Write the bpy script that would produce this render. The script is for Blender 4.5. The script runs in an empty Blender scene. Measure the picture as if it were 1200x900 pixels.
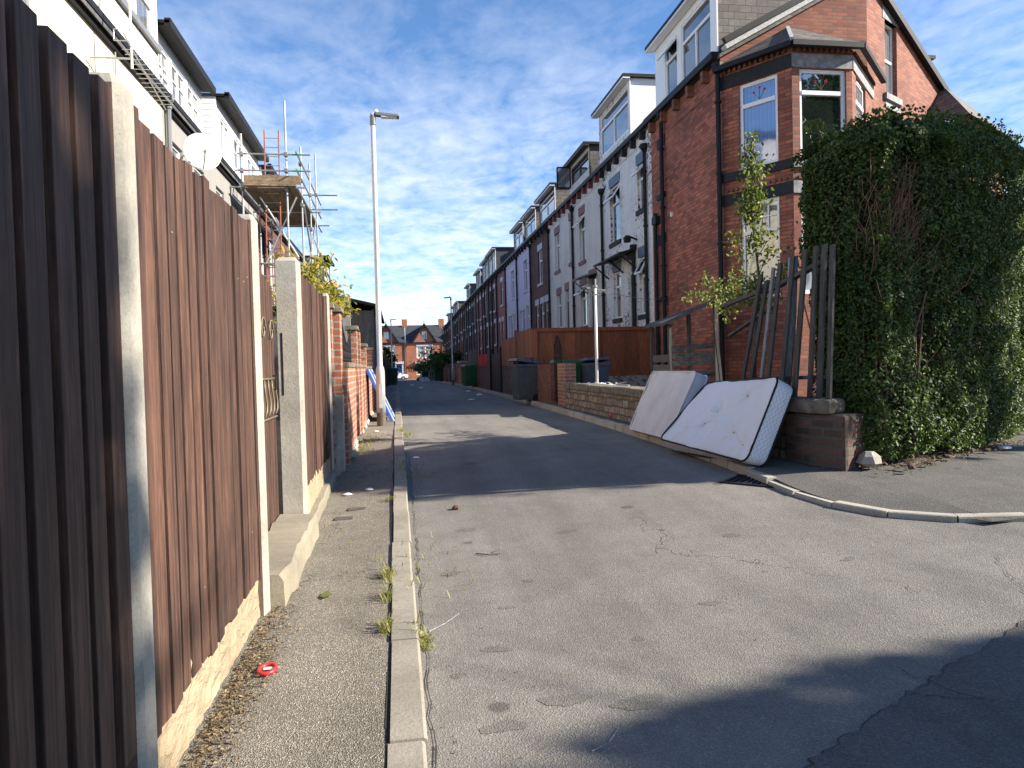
import bpy, bmesh, math, random
import numpy as np
from mathutils import Vector, Matrix
random.seed(7); rng=np.random.default_rng(11)
sc=bpy.context.scene; COL=sc.collection
R_=math.radians
def ss(a,b,x):
    t=min(1,max(0,(x-a)/(b-a))); return t*t*(3-2*t)
def g(x,y):
    """ground height: the street climbs a little past the corner, then falls away"""
    return .3*ss(4,12,y+1.5*max(-.7,min(x,4)))-.8*ss(30,125,y)
OFF={}
class MB:
    def __init__(s): s.v=[];s.f=[];s.m=[];s.uv=[];s.hasuv=False
    def add(s,vs,fs,mi=0,uv=None):
        b=len(s.v); s.v+=[tuple(v) for v in vs]; s.f+=[tuple(b+i for i in f) for f in fs]; s.m+=[mi]*len(fs)
        s.uv+=list(uv) if uv else [(0,0,0)]*len(vs)
        if uv: s.hasuv=True
        return s
    def hexa(s,p,mi=0):  # p[0..3] bottom loop, p[4..7] top loop
        return s.add(p,[(0,3,2,1),(4,5,6,7),(0,1,5,4),(1,2,6,5),(2,3,7,6),(3,0,4,7)],mi)
    def box(s,x0,x1,y0,y1,z0,z1,mi=0):
        return s.hexa([(x0,y0,z0),(x1,y0,z0),(x1,y1,z0),(x0,y1,z0),(x0,y0,z1),(x1,y0,z1),(x1,y1,z1),(x0,y1,z1)],mi)
    def wbox(s,W,u0,u1,z0,z1,d0,d1,mi=0):
        P=W.pt
        return s.hexa([P(u0,z0,d1),P(u1,z0,d1),P(u1,z0,d0),P(u0,z0,d0),P(u0,z1,d1),P(u1,z1,d1),P(u1,z1,d0),P(u0,z1,d0)],mi)
    def beam(s,p,q,w,h,up=(0,0,1),mi=0):
        p=Vector(p);q=Vector(q);d=(q-p).normalized();up=Vector(up)
        a=d.cross(up)
        if a.length<1e-4: a=d.cross(Vector((1,0,0)))
        a.normalize();b=a.cross(d).normalized();a=a*w/2;b=b*h/2
        return s.hexa([p-a-b,p+a-b,q+a-b,q-a-b,p-a+b,p+a+b,q+a+b,q-a+b],mi)
    def tube(s,pts,r,n=8,mi=0,cap=True,r1=None):
        pts=[Vector(p) for p in pts];k=len(pts);vs=[];fs=[]
        prev=None
        for i,p in enumerate(pts):
            d=(pts[min(i+1,k-1)]-pts[max(i-1,0)]).normalized()
            if prev is None:
                a=d.cross(Vector((0,0,1)))
                if a.length<.05: a=d.cross(Vector((1,0,0)))
            else: a=prev-d*prev.dot(d)
            a.normalize();prev=a;b=d.cross(a)
            rr=r if r1 is None else r+(r1-r)*i/(k-1)
            for j in range(n):
                t=2*math.pi*j/n; vs.append(p+(a*math.cos(t)+b*math.sin(t))*rr)
        for i in range(k-1):
            for j in range(n):
                fs.append((i*n+j,i*n+(j+1)%n,(i+1)*n+(j+1)%n,(i+1)*n+j))
        if cap: fs.append(tuple(range(n-1,-1,-1)));fs.append(tuple(range((k-1)*n,k*n)))
        return s.add(vs,fs,mi)
    def prism(s,poly,z0,z1,mi=0,top=True,bot=True):
        n=len(poly);vs=[(x,y,z0) for x,y in poly]+[(x,y,z1) for x,y in poly]
        fs=[(i,(i+1)%n,n+(i+1)%n,n+i) for i in range(n)]
        if bot: fs.append(tuple(range(n-1,-1,-1)))
        if top: fs.append(tuple(range(n,2*n)))
        return s.add(vs,fs,mi)
    def extr(s,prof,a,b,f,mi=0):   # prof list of 2d, f(p,t)->xyz
        n=len(prof);vs=[f(p,a) for p in prof]+[f(p,b) for p in prof]
        fs=[(i,(i+1)%n,n+(i+1)%n,n+i) for i in range(n)]+[tuple(range(n-1,-1,-1)),tuple(range(n,2*n))]
        return s.add(vs,fs,mi)
    def lathe(s,c,prof,n=16,mi=0):  # prof (r,z)
        vs=[];k=len(prof)
        for r,z in prof:
            for j in range(n):
                t=2*math.pi*j/n; vs.append((c[0]+r*math.cos(t),c[1]+r*math.sin(t),c[2]+z))
        fs=[(i*n+j,i*n+(j+1)%n,(i+1)*n+(j+1)%n,(i+1)*n+j) for i in range(k-1) for j in range(n)]
        fs+=[tuple(range(n-1,-1,-1)),tuple(range((k-1)*n,k*n))]
        return s.add(vs,fs,mi)
    def build(s,name,mats,parent=None,smooth=False,bevel=0,recalc=True):
        me=bpy.data.meshes.new(name); o=bpy.data.objects.new(name,me); COL.objects.link(o)
        off=OFF.get(parent.name,(0,0,0)) if parent else (0,0,0)
        vs=[(x-off[0],y-off[1],z-off[2]) for x,y,z in s.v] if parent else s.v
        me.from_pydata(vs,[],s.f)
        if not isinstance(mats,(list,tuple)): mats=[mats]
        for m in mats: me.materials.append(m)
        if len(mats)>1: me.polygons.foreach_set('material_index',s.m)
        if s.hasuv:
            at=me.attributes.new('tuv','FLOAT_VECTOR','POINT'); at.data.foreach_set('vector',np.array(s.uv,dtype=float).ravel())
        if recalc:
            bm=bmesh.new();bm.from_mesh(me);bmesh.ops.recalc_face_normals(bm,faces=bm.faces);bm.to_mesh(me);bm.free()
        if smooth: me.polygons.foreach_set('use_smooth',[True]*len(me.polygons))
        if bevel:
            md=o.modifiers.new('b','BEVEL');md.width=bevel;md.segments=2;md.limit_method='ANGLE'
        if parent: o.parent=parent; OFF[o.name]=off
        else: OFF[o.name]=(0,0,0)
        return o
def tag(o,label=None,cat=None,group=None,kind=None):
    if label:o['label']=label
    if cat:o['category']=cat
    if group:o['group']=group
    if kind:o['kind']=kind
    return o
def thing(name,loc,label,cat,group=None):
    o=bpy.data.objects.new(name,None);COL.objects.link(o);o.location=loc;o.empty_display_size=.2
    OFF[o.name]=tuple(loc); return tag(o,label,cat,group)
def struct(o): o['kind']='structure'; return o
def copy_tree(o,parent=None):
    c=o.copy();COL.objects.link(c);c.parent=parent
    for ch in list(o.children): copy_tree(ch,c)
    return c
def place(root,loc,rz=0,label=None):
    c=copy_tree(root);c.location=loc;c.rotation_euler=(0,0,rz)
    if label:c['label']=label
    return c
class Wall:
    def __init__(s,o,u,n): s.o=o;s.u=u;s.n=n
    def pt(s,u,z,d=0): return (s.o[0]+u*s.u[0]+d*s.n[0],s.o[1]+u*s.u[1]+d*s.n[1],z)
def wall_sheet(mb,W,u0,u1,z0,z1,holes,dep=.14,mi=0):
    us=sorted({u0,u1,*[h[0] for h in holes],*[h[1] for h in holes]});zs=sorted({z0,z1,*[h[2] for h in holes],*[h[3] for h in holes]})
    us=[u for u in us if u0<=u<=u1]
    for a,b in zip(us,us[1:]):
        for c,d in zip(zs,zs[1:]):
            um,zm=(a+b)/2,(c+d)/2
            if any(h[0]<um<h[1] and h[2]<zm<h[3] for h in holes): continue
            mb.add([W.pt(a,c),W.pt(b,c),W.pt(b,d),W.pt(a,d)],[(0,1,2,3)],mi)
    for a,b,c,d in [h[:4] for h in holes]:
        for p,q in (((a,c),(a,d)),((a,d),(b,d)),((b,d),(b,c)),((b,c),(a,c))):
            mb.add([W.pt(*p),W.pt(*q),W.pt(*q,-dep),W.pt(*p,-dep)],[(0,1,2,3)],mi)
# ---------------------------------------------------------------- materials
class NT:
    def __init__(s,name):
        s.m=bpy.data.materials.new(name);s.m.use_nodes=True;s.t=s.m.node_tree;s.n=s.t.nodes;s.l=s.t.links
        s.b=s.n['Principled BSDF']
    def N(s,ty,**k):
        n=s.n.new(ty)
        for a,b in k.items():
            if a.startswith('i_'):
                key=a[2:]; n.inputs[int(key) if key.isdigit() else key.replace('_',' ')].default_value=b
            else: setattr(n,a,b)
        return n
    def L(s,a,b): s.l.new(a,b)
    def pos(s,scale=(1,1,1),rot=(0,0,0),attr=None,obj=False):
        if attr: o=s.N('ShaderNodeAttribute',attribute_name=attr).outputs['Vector']
        elif obj: o=s.N('ShaderNodeTexCoord').outputs['Object']
        else: o=s.N('ShaderNodeNewGeometry').outputs['Position']
        mp=s.N('ShaderNodeMapping');s.L(o,mp.inputs['Vector']);mp.inputs['Scale'].default_value=scale;mp.inputs['Rotation'].default_value=rot
        return mp.outputs[0]
    def noise(s,vec,scale,detail=4,rough=.6,dist=0):
        n=s.N('ShaderNodeTexNoise');s.L(vec,n.inputs['Vector']);n.inputs['Scale'].default_value=scale;n.inputs['Detail'].default_value=detail;n.inputs['Roughness'].default_value=rough;n.inputs['Distortion'].default_value=dist
        return n.outputs['Fac']
    def ramp(s,fac,stops,interp='LINEAR'):
        r=s.N('ShaderNodeValToRGB');s.L(fac,r.inputs[0]);e=r.color_ramp.elements;r.color_ramp.interpolation=interp
        while len(e)<len(stops): e.new(.5)
        for i,(p,c) in enumerate(stops):
            e[i].position=p;e[i].color=(*c,1) if not isinstance(c,(int,float)) else (c,c,c,1)
        return r.outputs[0]
    def mix(s,f,a,b,mode='MIX'):
        m=s.N('ShaderNodeMix',data_type='RGBA',blend_type=mode)
        for ii,v in ((0,f),(6,a),(7,b)):
            inp=m.inputs[ii]
            if hasattr(v,'links'): s.L(v,inp)
            elif isinstance(v,(int,float)) and ii: inp.default_value=(v,v,v,1)
            elif isinstance(v,(int,float)): inp.default_value=v
            else: inp.default_value=(*v,1)
        return m.outputs[2]
    def math(s,op,a,b=0):
        m=s.N('ShaderNodeMath',operation=op)
        for i,v in enumerate((a,b)):
            if hasattr(v,'links'): s.L(v,m.inputs[i])
            else: m.inputs[i].default_value=v
        return m.outputs[0]
    def bump(s,h,st,dist=.01):
        b=s.N('ShaderNodeBump');s.L(h,b.inputs['Height']);b.inputs['Strength'].default_value=st;b.inputs['Distance'].default_value=dist
        s.L(b.outputs[0],s.b.inputs['Normal']);return b
    def col(s,c):
        if hasattr(c,'links'): s.L(c,s.b.inputs['Base Color'])
        else: s.b.inputs['Base Color'].default_value=(*c,1)
    def rough(s,r): 
        if hasattr(r,'links'): s.L(r,s.b.inputs['Roughness'])
        else: s.b.inputs['Roughness'].default_value=r
        return s
    def uvwall(s):
        """(along-wall, height) coordinates from position and normal: works for any wall or roof slope"""
        ge=s.N('ShaderNodeNewGeometry')
        cr=s.N('ShaderNodeVectorMath',operation='CROSS_PRODUCT');s.L(ge.outputs['True Normal'],cr.inputs[0]);cr.inputs[1].default_value=(0,.0001,1)
        no=s.N('ShaderNodeVectorMath',operation='NORMALIZE');s.L(cr.outputs[0],no.inputs[0])
        c2=s.N('ShaderNodeVectorMath',operation='CROSS_PRODUCT');s.L(no.outputs[0],c2.inputs[0]);s.L(ge.outputs['True Normal'],c2.inputs[1])
        d1=s.N('ShaderNodeVectorMath',operation='DOT_PRODUCT');s.L(no.outputs[0],d1.inputs[0]);s.L(ge.outputs['Position'],d1.inputs[1])
        d2=s.N('ShaderNodeVectorMath',operation='DOT_PRODUCT');s.L(c2.outputs[0],d2.inputs[0]);s.L(ge.outputs['Position'],d2.inputs[1])
        cb=s.N('ShaderNodeCombineXYZ');s.L(d1.outputs['Value'],cb.inputs[0]);s.L(d2.outputs['Value'],cb.inputs[1])
        return cb.outputs[0]
def plain(name,c,r=.5,metal=0,var=.12,nscale=6,bump=0,spec=None):
    t=NT(name);n=t.noise(t.pos(),nscale,5)
    t.col(t.ramp(n,[(.25,tuple(x*(1-var) for x in c)),(.75,tuple(min(1,x*(1+var)) for x in c))]));t.rough(r);t.b.inputs['Metallic'].default_value=metal
    if bump:t.bump(t.noise(t.pos(),nscale*12,5),bump)
    if spec is not None:t.b.inputs['Specular IOR Level'].default_value=spec
    return t.m
def brick(name,c1,c2,mortar,bw=.232,rh=.078,ms=.009,paint=None,peel=None,var=.55,bump=.6):
    t=NT(name);uv=t.uvwall()
    nz=t.noise(uv,.9,5,.6);
    ds=t.noise(uv,22,3,.5)
    va=t.N('ShaderNodeVectorMath',operation='SCALE');cc=t.N('ShaderNodeCombineXYZ');t.L(ds,cc.inputs[0]);t.L(ds,cc.inputs[1]);t.L(cc.outputs[0],va.inputs[0]);va.inputs['Scale'].default_value=.006
    ad=t.N('ShaderNodeVectorMath',operation='ADD');t.L(uv,ad.inputs[0]);t.L(va.outputs[0],ad.inputs[1])
    b=t.N('ShaderNodeTexBrick');t.L(ad.outputs[0],b.inputs['Vector'])
    for k,v in (('Scale',1),('Mortar Size',ms),('Mortar Smooth',.15),('Bias',0),('Brick Width',bw),('Row Height',rh)): b.inputs[k].default_value=v
    b.offset=.5
    b.inputs['Color1'].default_value=(*c1,1);b.inputs['Color2'].default_value=(*c2,1);b.inputs['Mortar'].default_value=(*mortar,1)
    col=t.mix(var,b.outputs['Color'],t.ramp(nz,[(.3,.45),(.7,1.25)]),'MULTIPLY')
    fine=t.noise(uv,38,4,.7)
    col=t.mix(.5,col,t.ramp(fine,[(.3,.6),(.7,1.3)]),'MULTIPLY')
    h=t.math('SUBTRACT',t.math('MULTIPLY',fine,.35),b.outputs['Fac'])
    if paint:
        pc=t.mix(.6,paint,t.ramp(nz,[(.25,.72),(.7,1.05)]),'MULTIPLY')
        grime=t.ramp(t.noise(t.pos((2.2,2.2,.35)),1.4,5,.6),[(.42,1.0),(.75,.7)])
        pc=t.mix(.8,pc,grime,'MULTIPLY')
        pc=t.mix(t.math('MULTIPLY',b.outputs['Fac'],.35),pc,tuple(x*.55 for x in paint))
        if peel:
            a=t.noise(uv,8.5,6,.72);a2=t.noise(uv,.6,2,.5)
            msk=t.ramp(t.math('ADD',a,t.math('MULTIPLY',a2,.55)),[(peel,0),(peel+.012,1)])
            col=t.mix(msk,pc,col)
            h=t.math('SUBTRACT',h,t.math('MULTIPLY',msk,.4))
        else: col=pc
        t.rough(.7)
    else: t.rough(.88)
    t.col(col);t.bump(h,bump,.008);return t.m
def stone(name,c1,c2,mortar,w=.3,h=.13):
    t=NT(name);uv=t.uvwall();ds=t.noise(uv,3,3)
    cc=t.N('ShaderNodeCombineXYZ');t.L(ds,cc.inputs[0]);t.L(t.noise(uv,4.1,3),cc.inputs[1])
    va=t.N('ShaderNodeVectorMath',operation='SCALE');t.L(cc.outputs[0],va.inputs[0]);va.inputs['Scale'].default_value=.09
    ad=t.N('ShaderNodeVectorMath',operation='ADD');t.L(uv,ad.inputs[0]);t.L(va.outputs[0],ad.inputs[1])
    b=t.N('ShaderNodeTexBrick');t.L(ad.outputs[0],b.inputs['Vector'])
    for k,v in (('Scale',1),('Mortar Size',.016),('Mortar Smooth',.4),('Brick Width',w),('Row Height',h),('Bias',-.1)): b.inputs[k].default_value=v
    b.offset=.42;b.squash=.7;b.squash_frequency=3
    b.inputs['Color1'].default_value=(*c1,1);b.inputs['Color2'].default_value=(*c2,1);b.inputs['Mortar'].default_value=(*mortar,1)
    f=t.noise(uv,9,6,.7)
    t.col(t.mix(.8,b.outputs['Color'],t.ramp(f,[(.3,.35),(.7,1.4)]),'MULTIPLY'));t.rough(.92)
    t.bump(t.math('SUBTRACT',f,b.outputs['Fac']),1,.02);return t.m
def wood(name,c1,c2,rough=.75,grain=1,axis='z',spot=.5,bump=.5):
    t=NT(name);sc_={'z':(38,38,1.6),'y':(38,1.6,38),'x':(1.6,38,38)}[axis]
    ri=t.N('ShaderNodeNewGeometry').outputs['Random Per Island']
    p=t.pos(sc_);cc=t.N('ShaderNodeCombineXYZ')
    for i in range(3): t.L(t.math('MULTIPLY',ri,37.+i*11),cc.inputs[i])
    ad=t.N('ShaderNodeVectorMath',operation='ADD');t.L(p,ad.inputs[0]);t.L(cc.outputs[0],ad.inputs[1])
    gr=t.noise(ad.outputs[0],1*grain,8,.7,.8)
    blot=t.noise(t.pos((3,3,1.2)),1.7,4,.6)
    col=t.ramp(gr,[(.34,c1),(.52,tuple((a+b)/2.2 for a,b in zip(c1,c2))),(.70,c2)])
    col=t.mix(.7,col,t.ramp(ri,[(0,.6),(1,1.3)]),'MULTIPLY')
    md=t.noise(t.pos((11,11,2.2) if axis=='z' else (5,5,5)),2.3,6,.75)
    col=t.mix(.75,col,t.ramp(md,[(.34,.55),(.5,.95),(.66,1.35)]),'MULTIPLY')
    col=t.mix(spot,col,t.ramp(blot,[(.3,.55),(.7,1.35)]),'MULTIPLY')
    t.col(col);t.rough(rough);t.bump(gr,bump,.004);return t.m
def asphalt(name,lo,hi,dust,cs=1.0,speck=.5,stain=.5,bump=.5):
    t=NT(name);p=t.pos()
    agg=t.N('ShaderNodeTexVoronoi');t.L(p,agg.inputs['Vector']);agg.inputs['Scale'].default_value=150*cs
    f=t.noise(p,150*cs,3,.7);lg=t.noise(p,.55,5,.6);md=t.noise(p,3.2,6,.65)
    base=t.ramp(f,[(.3,lo),(.7,hi)])
    sp=t.ramp(agg.outputs['Color'],[(.55,0),(.95,1)])
    base=t.mix(t.math('MULTIPLY',sp,speck),base,dust)
    base=t.mix(.75,base,t.ramp(lg,[(.3,.72),(.7,1.22)]),'MULTIPLY')
    base=t.mix(stain,base,t.ramp(md,[(.32,.7),(.55,1.0),(.72,1.12)]),'MULTIPLY')
    wear=t.noise(t.pos((1.3,.10,1),rot=(0,0,.03)),1.6,4,.6)
    base=t.mix(.8,base,t.ramp(wear,[(.34,.80),(.5,1.0),(.66,1.14)]),'MULTIPLY')
    # small round dark spots
    v2=t.N('ShaderNodeTexVoronoi');t.L(p,v2.inputs['Vector']);v2.inputs['Scale'].default_value=2.1
    dd=t.math('ADD',v2.outputs['Distance'],t.math('MULTIPLY',t.noise(p,14,3),.09))
    spots=t.ramp(dd,[(.13,1),(.16,0)])
    keep=t.ramp(t.N('ShaderNodeSeparateColor').outputs[0],[(0,0),(1,1)])
    sepc=t.N('ShaderNodeSeparateColor');t.L(v2.outputs['Color'],sepc.inputs[0])
    keep=t.math('GREATER_THAN',sepc.outputs[0],.72)
    base=t.mix(t.math('MULTIPLY',t.math('MULTIPLY',spots,keep),.6),base,tuple(x*.45 for x in lo))
    # thin cracks
    v3=t.N('ShaderNodeTexVoronoi',feature='DISTANCE_TO_EDGE')
    wp=t.N('ShaderNodeVectorMath',operation='ADD');cn=t.N('ShaderNodeCombineXYZ')
    for i in range(2): t.L(t.math('MULTIPLY',t.noise(t.pos(),2.5+i,4),.9),cn.inputs[i])
    t.L(p,wp.inputs[0]);t.L(cn.outputs[0],wp.inputs[1]);t.L(wp.outputs[0],v3.inputs['Vector']);v3.inputs['Scale'].default_value=.35
    ck=t.math('MULTIPLY',t.ramp(v3.outputs['Distance'],[(.0,1),(.0022,0)]),t.ramp(t.noise(p,.8,2),[(.5,0),(.6,1)]))
    base=t.mix(t.math('MULTIPLY',ck,.7),base,tuple(x*.3 for x in lo))
    t.col(base);t.rough(.9);t.b.inputs['Specular IOR Level'].default_value=.35
    t.bump(t.math('SUBTRACT',t.math('ADD',t.math('MULTIPLY',f,.6),agg.outputs['Distance']),ck),bump,.006);return t.m
def slate(name,c1,c2,w=.28,h=.16):
    t=NT(name);uv=t.uvwall();b=t.N('ShaderNodeTexBrick');t.L(uv,b.inputs['Vector'])
    for k,v in (('Scale',1),('Mortar Size',.007),('Mortar Smooth',.2),('Brick Width',w),('Row Height',h)): b.inputs[k].default_value=v
    b.inputs['Color1'].default_value=(*c1,1);b.inputs['Color2'].default_value=(*c2,1);b.inputs['Mortar'].default_value=(.015,.014,.013,1)
    n=t.noise(uv,7,6,.7);t.col(t.mix(.7,b.outputs['Color'],t.ramp(n,[(.3,.5),(.7,1.4)]),'MULTIPLY'));t.rough(.7)
    t.bump(t.math('SUBTRACT',t.math('MULTIPLY',n,.4),b.outputs['Fac']),.7,.012);return t.m
def leafmat(name,stops,rough=.4,trans=.35,spec=.5):
    t=NT(name);ri=t.N('ShaderNodeNewGeometry').outputs['Random Per Island']
    big=t.noise(t.pos(),1.8,3)
    f=t.math('ADD',t.math('MULTIPLY',ri,.7),t.math('MULTIPLY',big,.35))
    c=t.ramp(f,stops);t.col(c);t.rough(rough);t.b.inputs['Specular IOR Level'].default_value=spec
    tr=t.N('ShaderNodeBsdfTranslucent');t.L(t.mix(1,c,(1.5,1.7,.6),'MULTIPLY'),tr.inputs[0])
    mx=t.N('ShaderNodeMixShader');mx.inputs[0].default_value=trans
    out=t.n['Material Output'];t.L(t.b.outputs[0],mx.inputs[1]);t.L(tr.outputs[0],mx.inputs[2]);t.L(mx.outputs[0],out.inputs[0]);return t.m
def glass(name,c=(.02,.028,.035),inner=None,rough=.03,ior=2.0):
    t=NT(name);w=t.noise(t.pos(),1.1,2)
    if inner=='net':
        f=t.noise(t.pos((14,14,.6)),1.5,4);t.col(t.ramp(f,[(.35,tuple(x*.5 for x in c)),(.7,c)]))
    elif inner=='blind':
        uv=t.uvwall();wv=t.N('ShaderNodeTexWave');t.L(uv,wv.inputs['Vector']);wv.inputs['Scale'].default_value=3.6;wv.inputs['Distortion'].default_value=.4
        t.col(t.ramp(wv.outputs['Fac'],[(0,tuple(x*.72 for x in c)),(.5,c)]))
    else: t.col(t.ramp(w,[(.3,tuple(x*.6 for x in c)),(.7,tuple(x*1.6 for x in c))]))
    t.rough(rough);t.b.inputs['Specular IOR Level'].default_value=.8;t.b.inputs['Coat Weight'].default_value=.6;t.b.inputs['Coat Roughness'].default_value=.02
    t.b.inputs['IOR'].default_value=ior
    t.bump(t.noise(t.pos(),1.7,2),.12,.03);return t.m
M={}
M['brick']=brick('red_brick',(.52,.165,.09),(.24,.07,.05),(.12,.09,.07),var=.65)  # street-side copy of the brick, raised in colour to offset its shade
M['brick_alias']=M['brick']  # second key for the street-side red brick
M['brick_sunlit']=brick('sunlit_brick',(.34,.12,.068),(.20,.063,.043),(.14,.10,.075))  # darker copy of the red brick, sun on the gable offset in the colour
M['brick_dark']=brick('dark_brick',(.16,.062,.048),(.11,.045,.038),(.09,.07,.06),var=.8)  # on the far left yard walls this stands in for shade
M['brick_far']=brick('far_brick',(.40,.14,.075),(.33,.11,.06),(.3,.2,.14))
M['brick_yard']=brick('yard_brick',(.42,.16,.09),(.30,.09,.055),(.36,.29,.22),ms=.012,var=.6)
M['brick_wall']=brick('low_wall_brick',(.30,.105,.06),(.2,.06,.04),(.17,.13,.1),var=.7)
M['brick_red']=brick('painted_red',(.27,.085,.055),(.19,.055,.04),(.1,.08,.07),paint=(.24,.035,.03))
M['white_peel']=brick('peeling_white_brick',(.2,.05,.035),(.13,.035,.028),(.1,.08,.07),paint=(.80,.80,.78),peel=.875)
M['cream']=brick('cream_painted_brick',(.3,.1,.06),(.2,.06,.04),(.1,.08,.07),paint=(.74,.70,.63),peel=.97)
M['white_brick']=brick('limewashed_brick',(.3,.15,.1),(.2,.1,.08),(.1,.08,.07),paint=(.5,.48,.44),peel=.8)
M['lilac']=plain('lilac_render',(.55,.53,.66),.8,var=.12,nscale=1.5,bump=.2)
def streaked(name,c,dirt):
    t=NT(name);a=t.noise(t.pos((7,7,.5)),1.2,6,.65);b_=t.noise(t.pos(),1.3,5,.6)
    m_=t.math('MULTIPLY',t.ramp(a,[(.5,0),(.72,1)]),t.ramp(b_,[(.4,0),(.65,.8)]))
    t.col(t.mix(m_,t.mix(.5,c,t.ramp(b_,[(.3,.8),(.7,1.05)]),'MULTIPLY'),dirt));t.rough(.85);t.bump(t.noise(t.pos(),40,4),.2);return t.m
M['render']=streaked('cream_render',(.60,.55,.44),(.30,.27,.20))
M['render_shaded']=streaked('shaded_render',(.27,.26,.24),(.17,.16,.14))  # cream wall greyed: shade behind the dish put into the colour
M['render_white']=streaked('white_render',(.68,.66,.60),(.36,.34,.28))
M['slate']=slate('roof_slate',(.12,.115,.11),(.075,.072,.07))
M['slate_tan']=slate('stone_slate',(.17,.145,.115),(.075,.065,.058),.26,.15)
M['slate_blue']=slate('blue_slate',(.045,.05,.062),(.03,.033,.04))
M['stone']=stone('rubble_stone',(.33,.26,.18),(.17,.125,.09),(.12,.1,.08))
M['kerb_light']=concrete('pale_kerb_stone',(.46,.42,.34)) if False else None
M['soot_brick']=brick('sooty_wall_brick',(.17,.085,.055),(.05,.04,.033),(.10,.085,.065),.225,.08,.014,var=1,bump=1)
M['stone_dark']=stone('sooty_stone',(.2,.12,.085),(.10,.055,.042),(.07,.055,.045),.24,.085)
M['cope']=plain('mossy_coping',(.16,.135,.10),.95,var=.6,nscale=9,bump=.8)
M['lintel']=plain('black_painted_stone',(.022,.024,.028),.7,var=.35,nscale=12,spec=.25)
M['lintel_grey']=plain('worn_grey_stone',(.21,.21,.21),.75,var=.55,nscale=9)
M['lintel_blue']=plain('slate_blue_paint',(.10,.14,.20),.6,var=.2)
M['maroon']=plain('maroon_paint',(.15,.03,.032),.6,var=.2)
M['pale']=plain('pale_painted_stone',(.5,.52,.55),.7,var=.15)
M['upvc']=plain('white_upvc',(.8,.8,.8),.35,var=.03)
M['upvc_dull']=plain('dull_white_paint',(.6,.6,.58),.5,var=.12)
M['brown_frame']=plain('brown_frame',(.05,.025,.02),.5)
M['black']=plain('black_paint',(.012,.013,.014),.6,var=.25,spec=.25)
M['grey_pipe']=plain('grey_pipe',(.16,.165,.17),.45)
M['clad']=plain('white_cladding',(.78,.78,.77),.45,var=.05,nscale=2)
M['lead']=plain('lead_flashing',(.42,.43,.42),.6,var=.4,nscale=18)
M['glass']=glass('window_glass')
M['glass_net']=glass('curtained_glass',(.22,.23,.24),'net')
M['glass_blue']=glass('blue_blind_glass',(.085,.18,.42),'blind',.06)
M['glass_clear']=glass('mirror_like_glass',(.012,.016,.014),None,.01)
M['glass_clear'].node_tree.nodes['Principled BSDF'].inputs['IOR'].default_value=2.6
M['fence']=wood('dark_fence_wood',(.028,.013,.009),(.15,.072,.045),.7,bump=1)
M['fence_near']=wood('near_fence_wood',(.020,.011,.007),(.15,.073,.045),.7,bump=1)
M['orange']=wood('orange_stained_wood',(.21,.062,.023),(.36,.12,.048),.7,spot=.25,bump=.3)
M['grey_wood']=wood('weathered_grey_wood',(.035,.032,.030),(.115,.105,.095),.85,bump=.8)
M['silver_wood']=wood('silver_timber',(.17,.17,.175),(.38,.38,.38),.85)
M['shed_wood']=wood('weathered_shed_wood',(.03,.03,.032),(.10,.098,.10),.8)
M['grey_wood_x']=wood('weathered_rail_wood',(.055,.05,.047),(.19,.17,.15),.85,axis='x')
M['board']=wood('scaffold_board',(.17,.12,.07),(.34,.25,.15),.85,axis='x')
def concrete(name,c,rust=.0):
    t=NT(name);p=t.pos();n=t.noise(p,2.5,6,.65);f=t.noise(p,60,5,.75);sp=t.noise(p,210,2)
    col=t.ramp(n,[(.28,tuple(x*.66 for x in c)),(.7,tuple(x*1.1 for x in c))])
    col=t.mix(.5,col,t.ramp(f,[(.3,.6),(.7,1.2)]),'MULTIPLY')
    col=t.mix(t.ramp(sp,[(.66,0),(.7,.7)]),col,(.05,.045,.04))
    if rust:
        r=t.ramp(t.noise(t.pos((3,3,1)),1.6,4),[(.62,0),(.74,rust)]);col=t.mix(r,col,(.2,.07,.035))
    t.col(col);t.rough(.9);t.bump(f,.5,.006);return t.m
M['concrete']=concrete('concrete',(.40,.37,.31),.5)
M['kerb_light']=concrete('pale_kerb_stone',(.46,.42,.34))
M['step']=concrete('stained_step',(.27,.235,.17))
M['stained']=concrete('fence_stained_concrete',(.17,.115,.09),.6)
def gravelboard():
    t=NT('rock_faced_concrete');p=t.pos((1,1,1.7),rot=(.5,0,0));n=t.noise(p,9,5,.6,1.5)
    t.col(t.ramp(t.noise(t.pos(),2.2,5,.7),[(.3,(.24,.18,.11)),(.7,(.40,.32,.21))]));t.rough(.95);t.bump(n,1,.03);return t.m
M['gravelboard']=gravelboard()
M['kerb']=concrete('kerb_stone',(.30,.27,.215))
M['asphalt']=asphalt('road_tarmac',(.115,.107,.094),(.24,.224,.195),(.38,.35,.30))
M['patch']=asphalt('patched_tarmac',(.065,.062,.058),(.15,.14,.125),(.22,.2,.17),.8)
M['pave']=asphalt('pavement_tarmac',(.075,.066,.054),(.27,.24,.19),(.50,.45,.36),1.25,.9,.6,1.0)
M['stain']=asphalt('oil_stained_tarmac',(.088,.082,.072),(.19,.178,.155),(.27,.25,.21))
M['earth']=plain('bare_earth',(.12,.09,.06),.95,var=.4,nscale=2,bump=.8)
M['crack']=plain('crack_fill',(.035,.031,.027),1,var=.3)
M['steel']=plain('galvanised_steel',(.45,.46,.47),.42,.75,var=.2,nscale=9)
M['post']=plain('grey_lamp_paint',(.47,.475,.48),.5,.25,var=.12,nscale=10)
M['post_dark']=plain('dark_band_paint',(.09,.075,.06),.6,var=.4,nscale=10)
M['rust']=plain('rusty_steel',(.32,.10,.06),.6,.3,var=.4,nscale=14)
M['greenpaint']=plain('green_tube_paint',(.04,.30,.12),.5)
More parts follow.
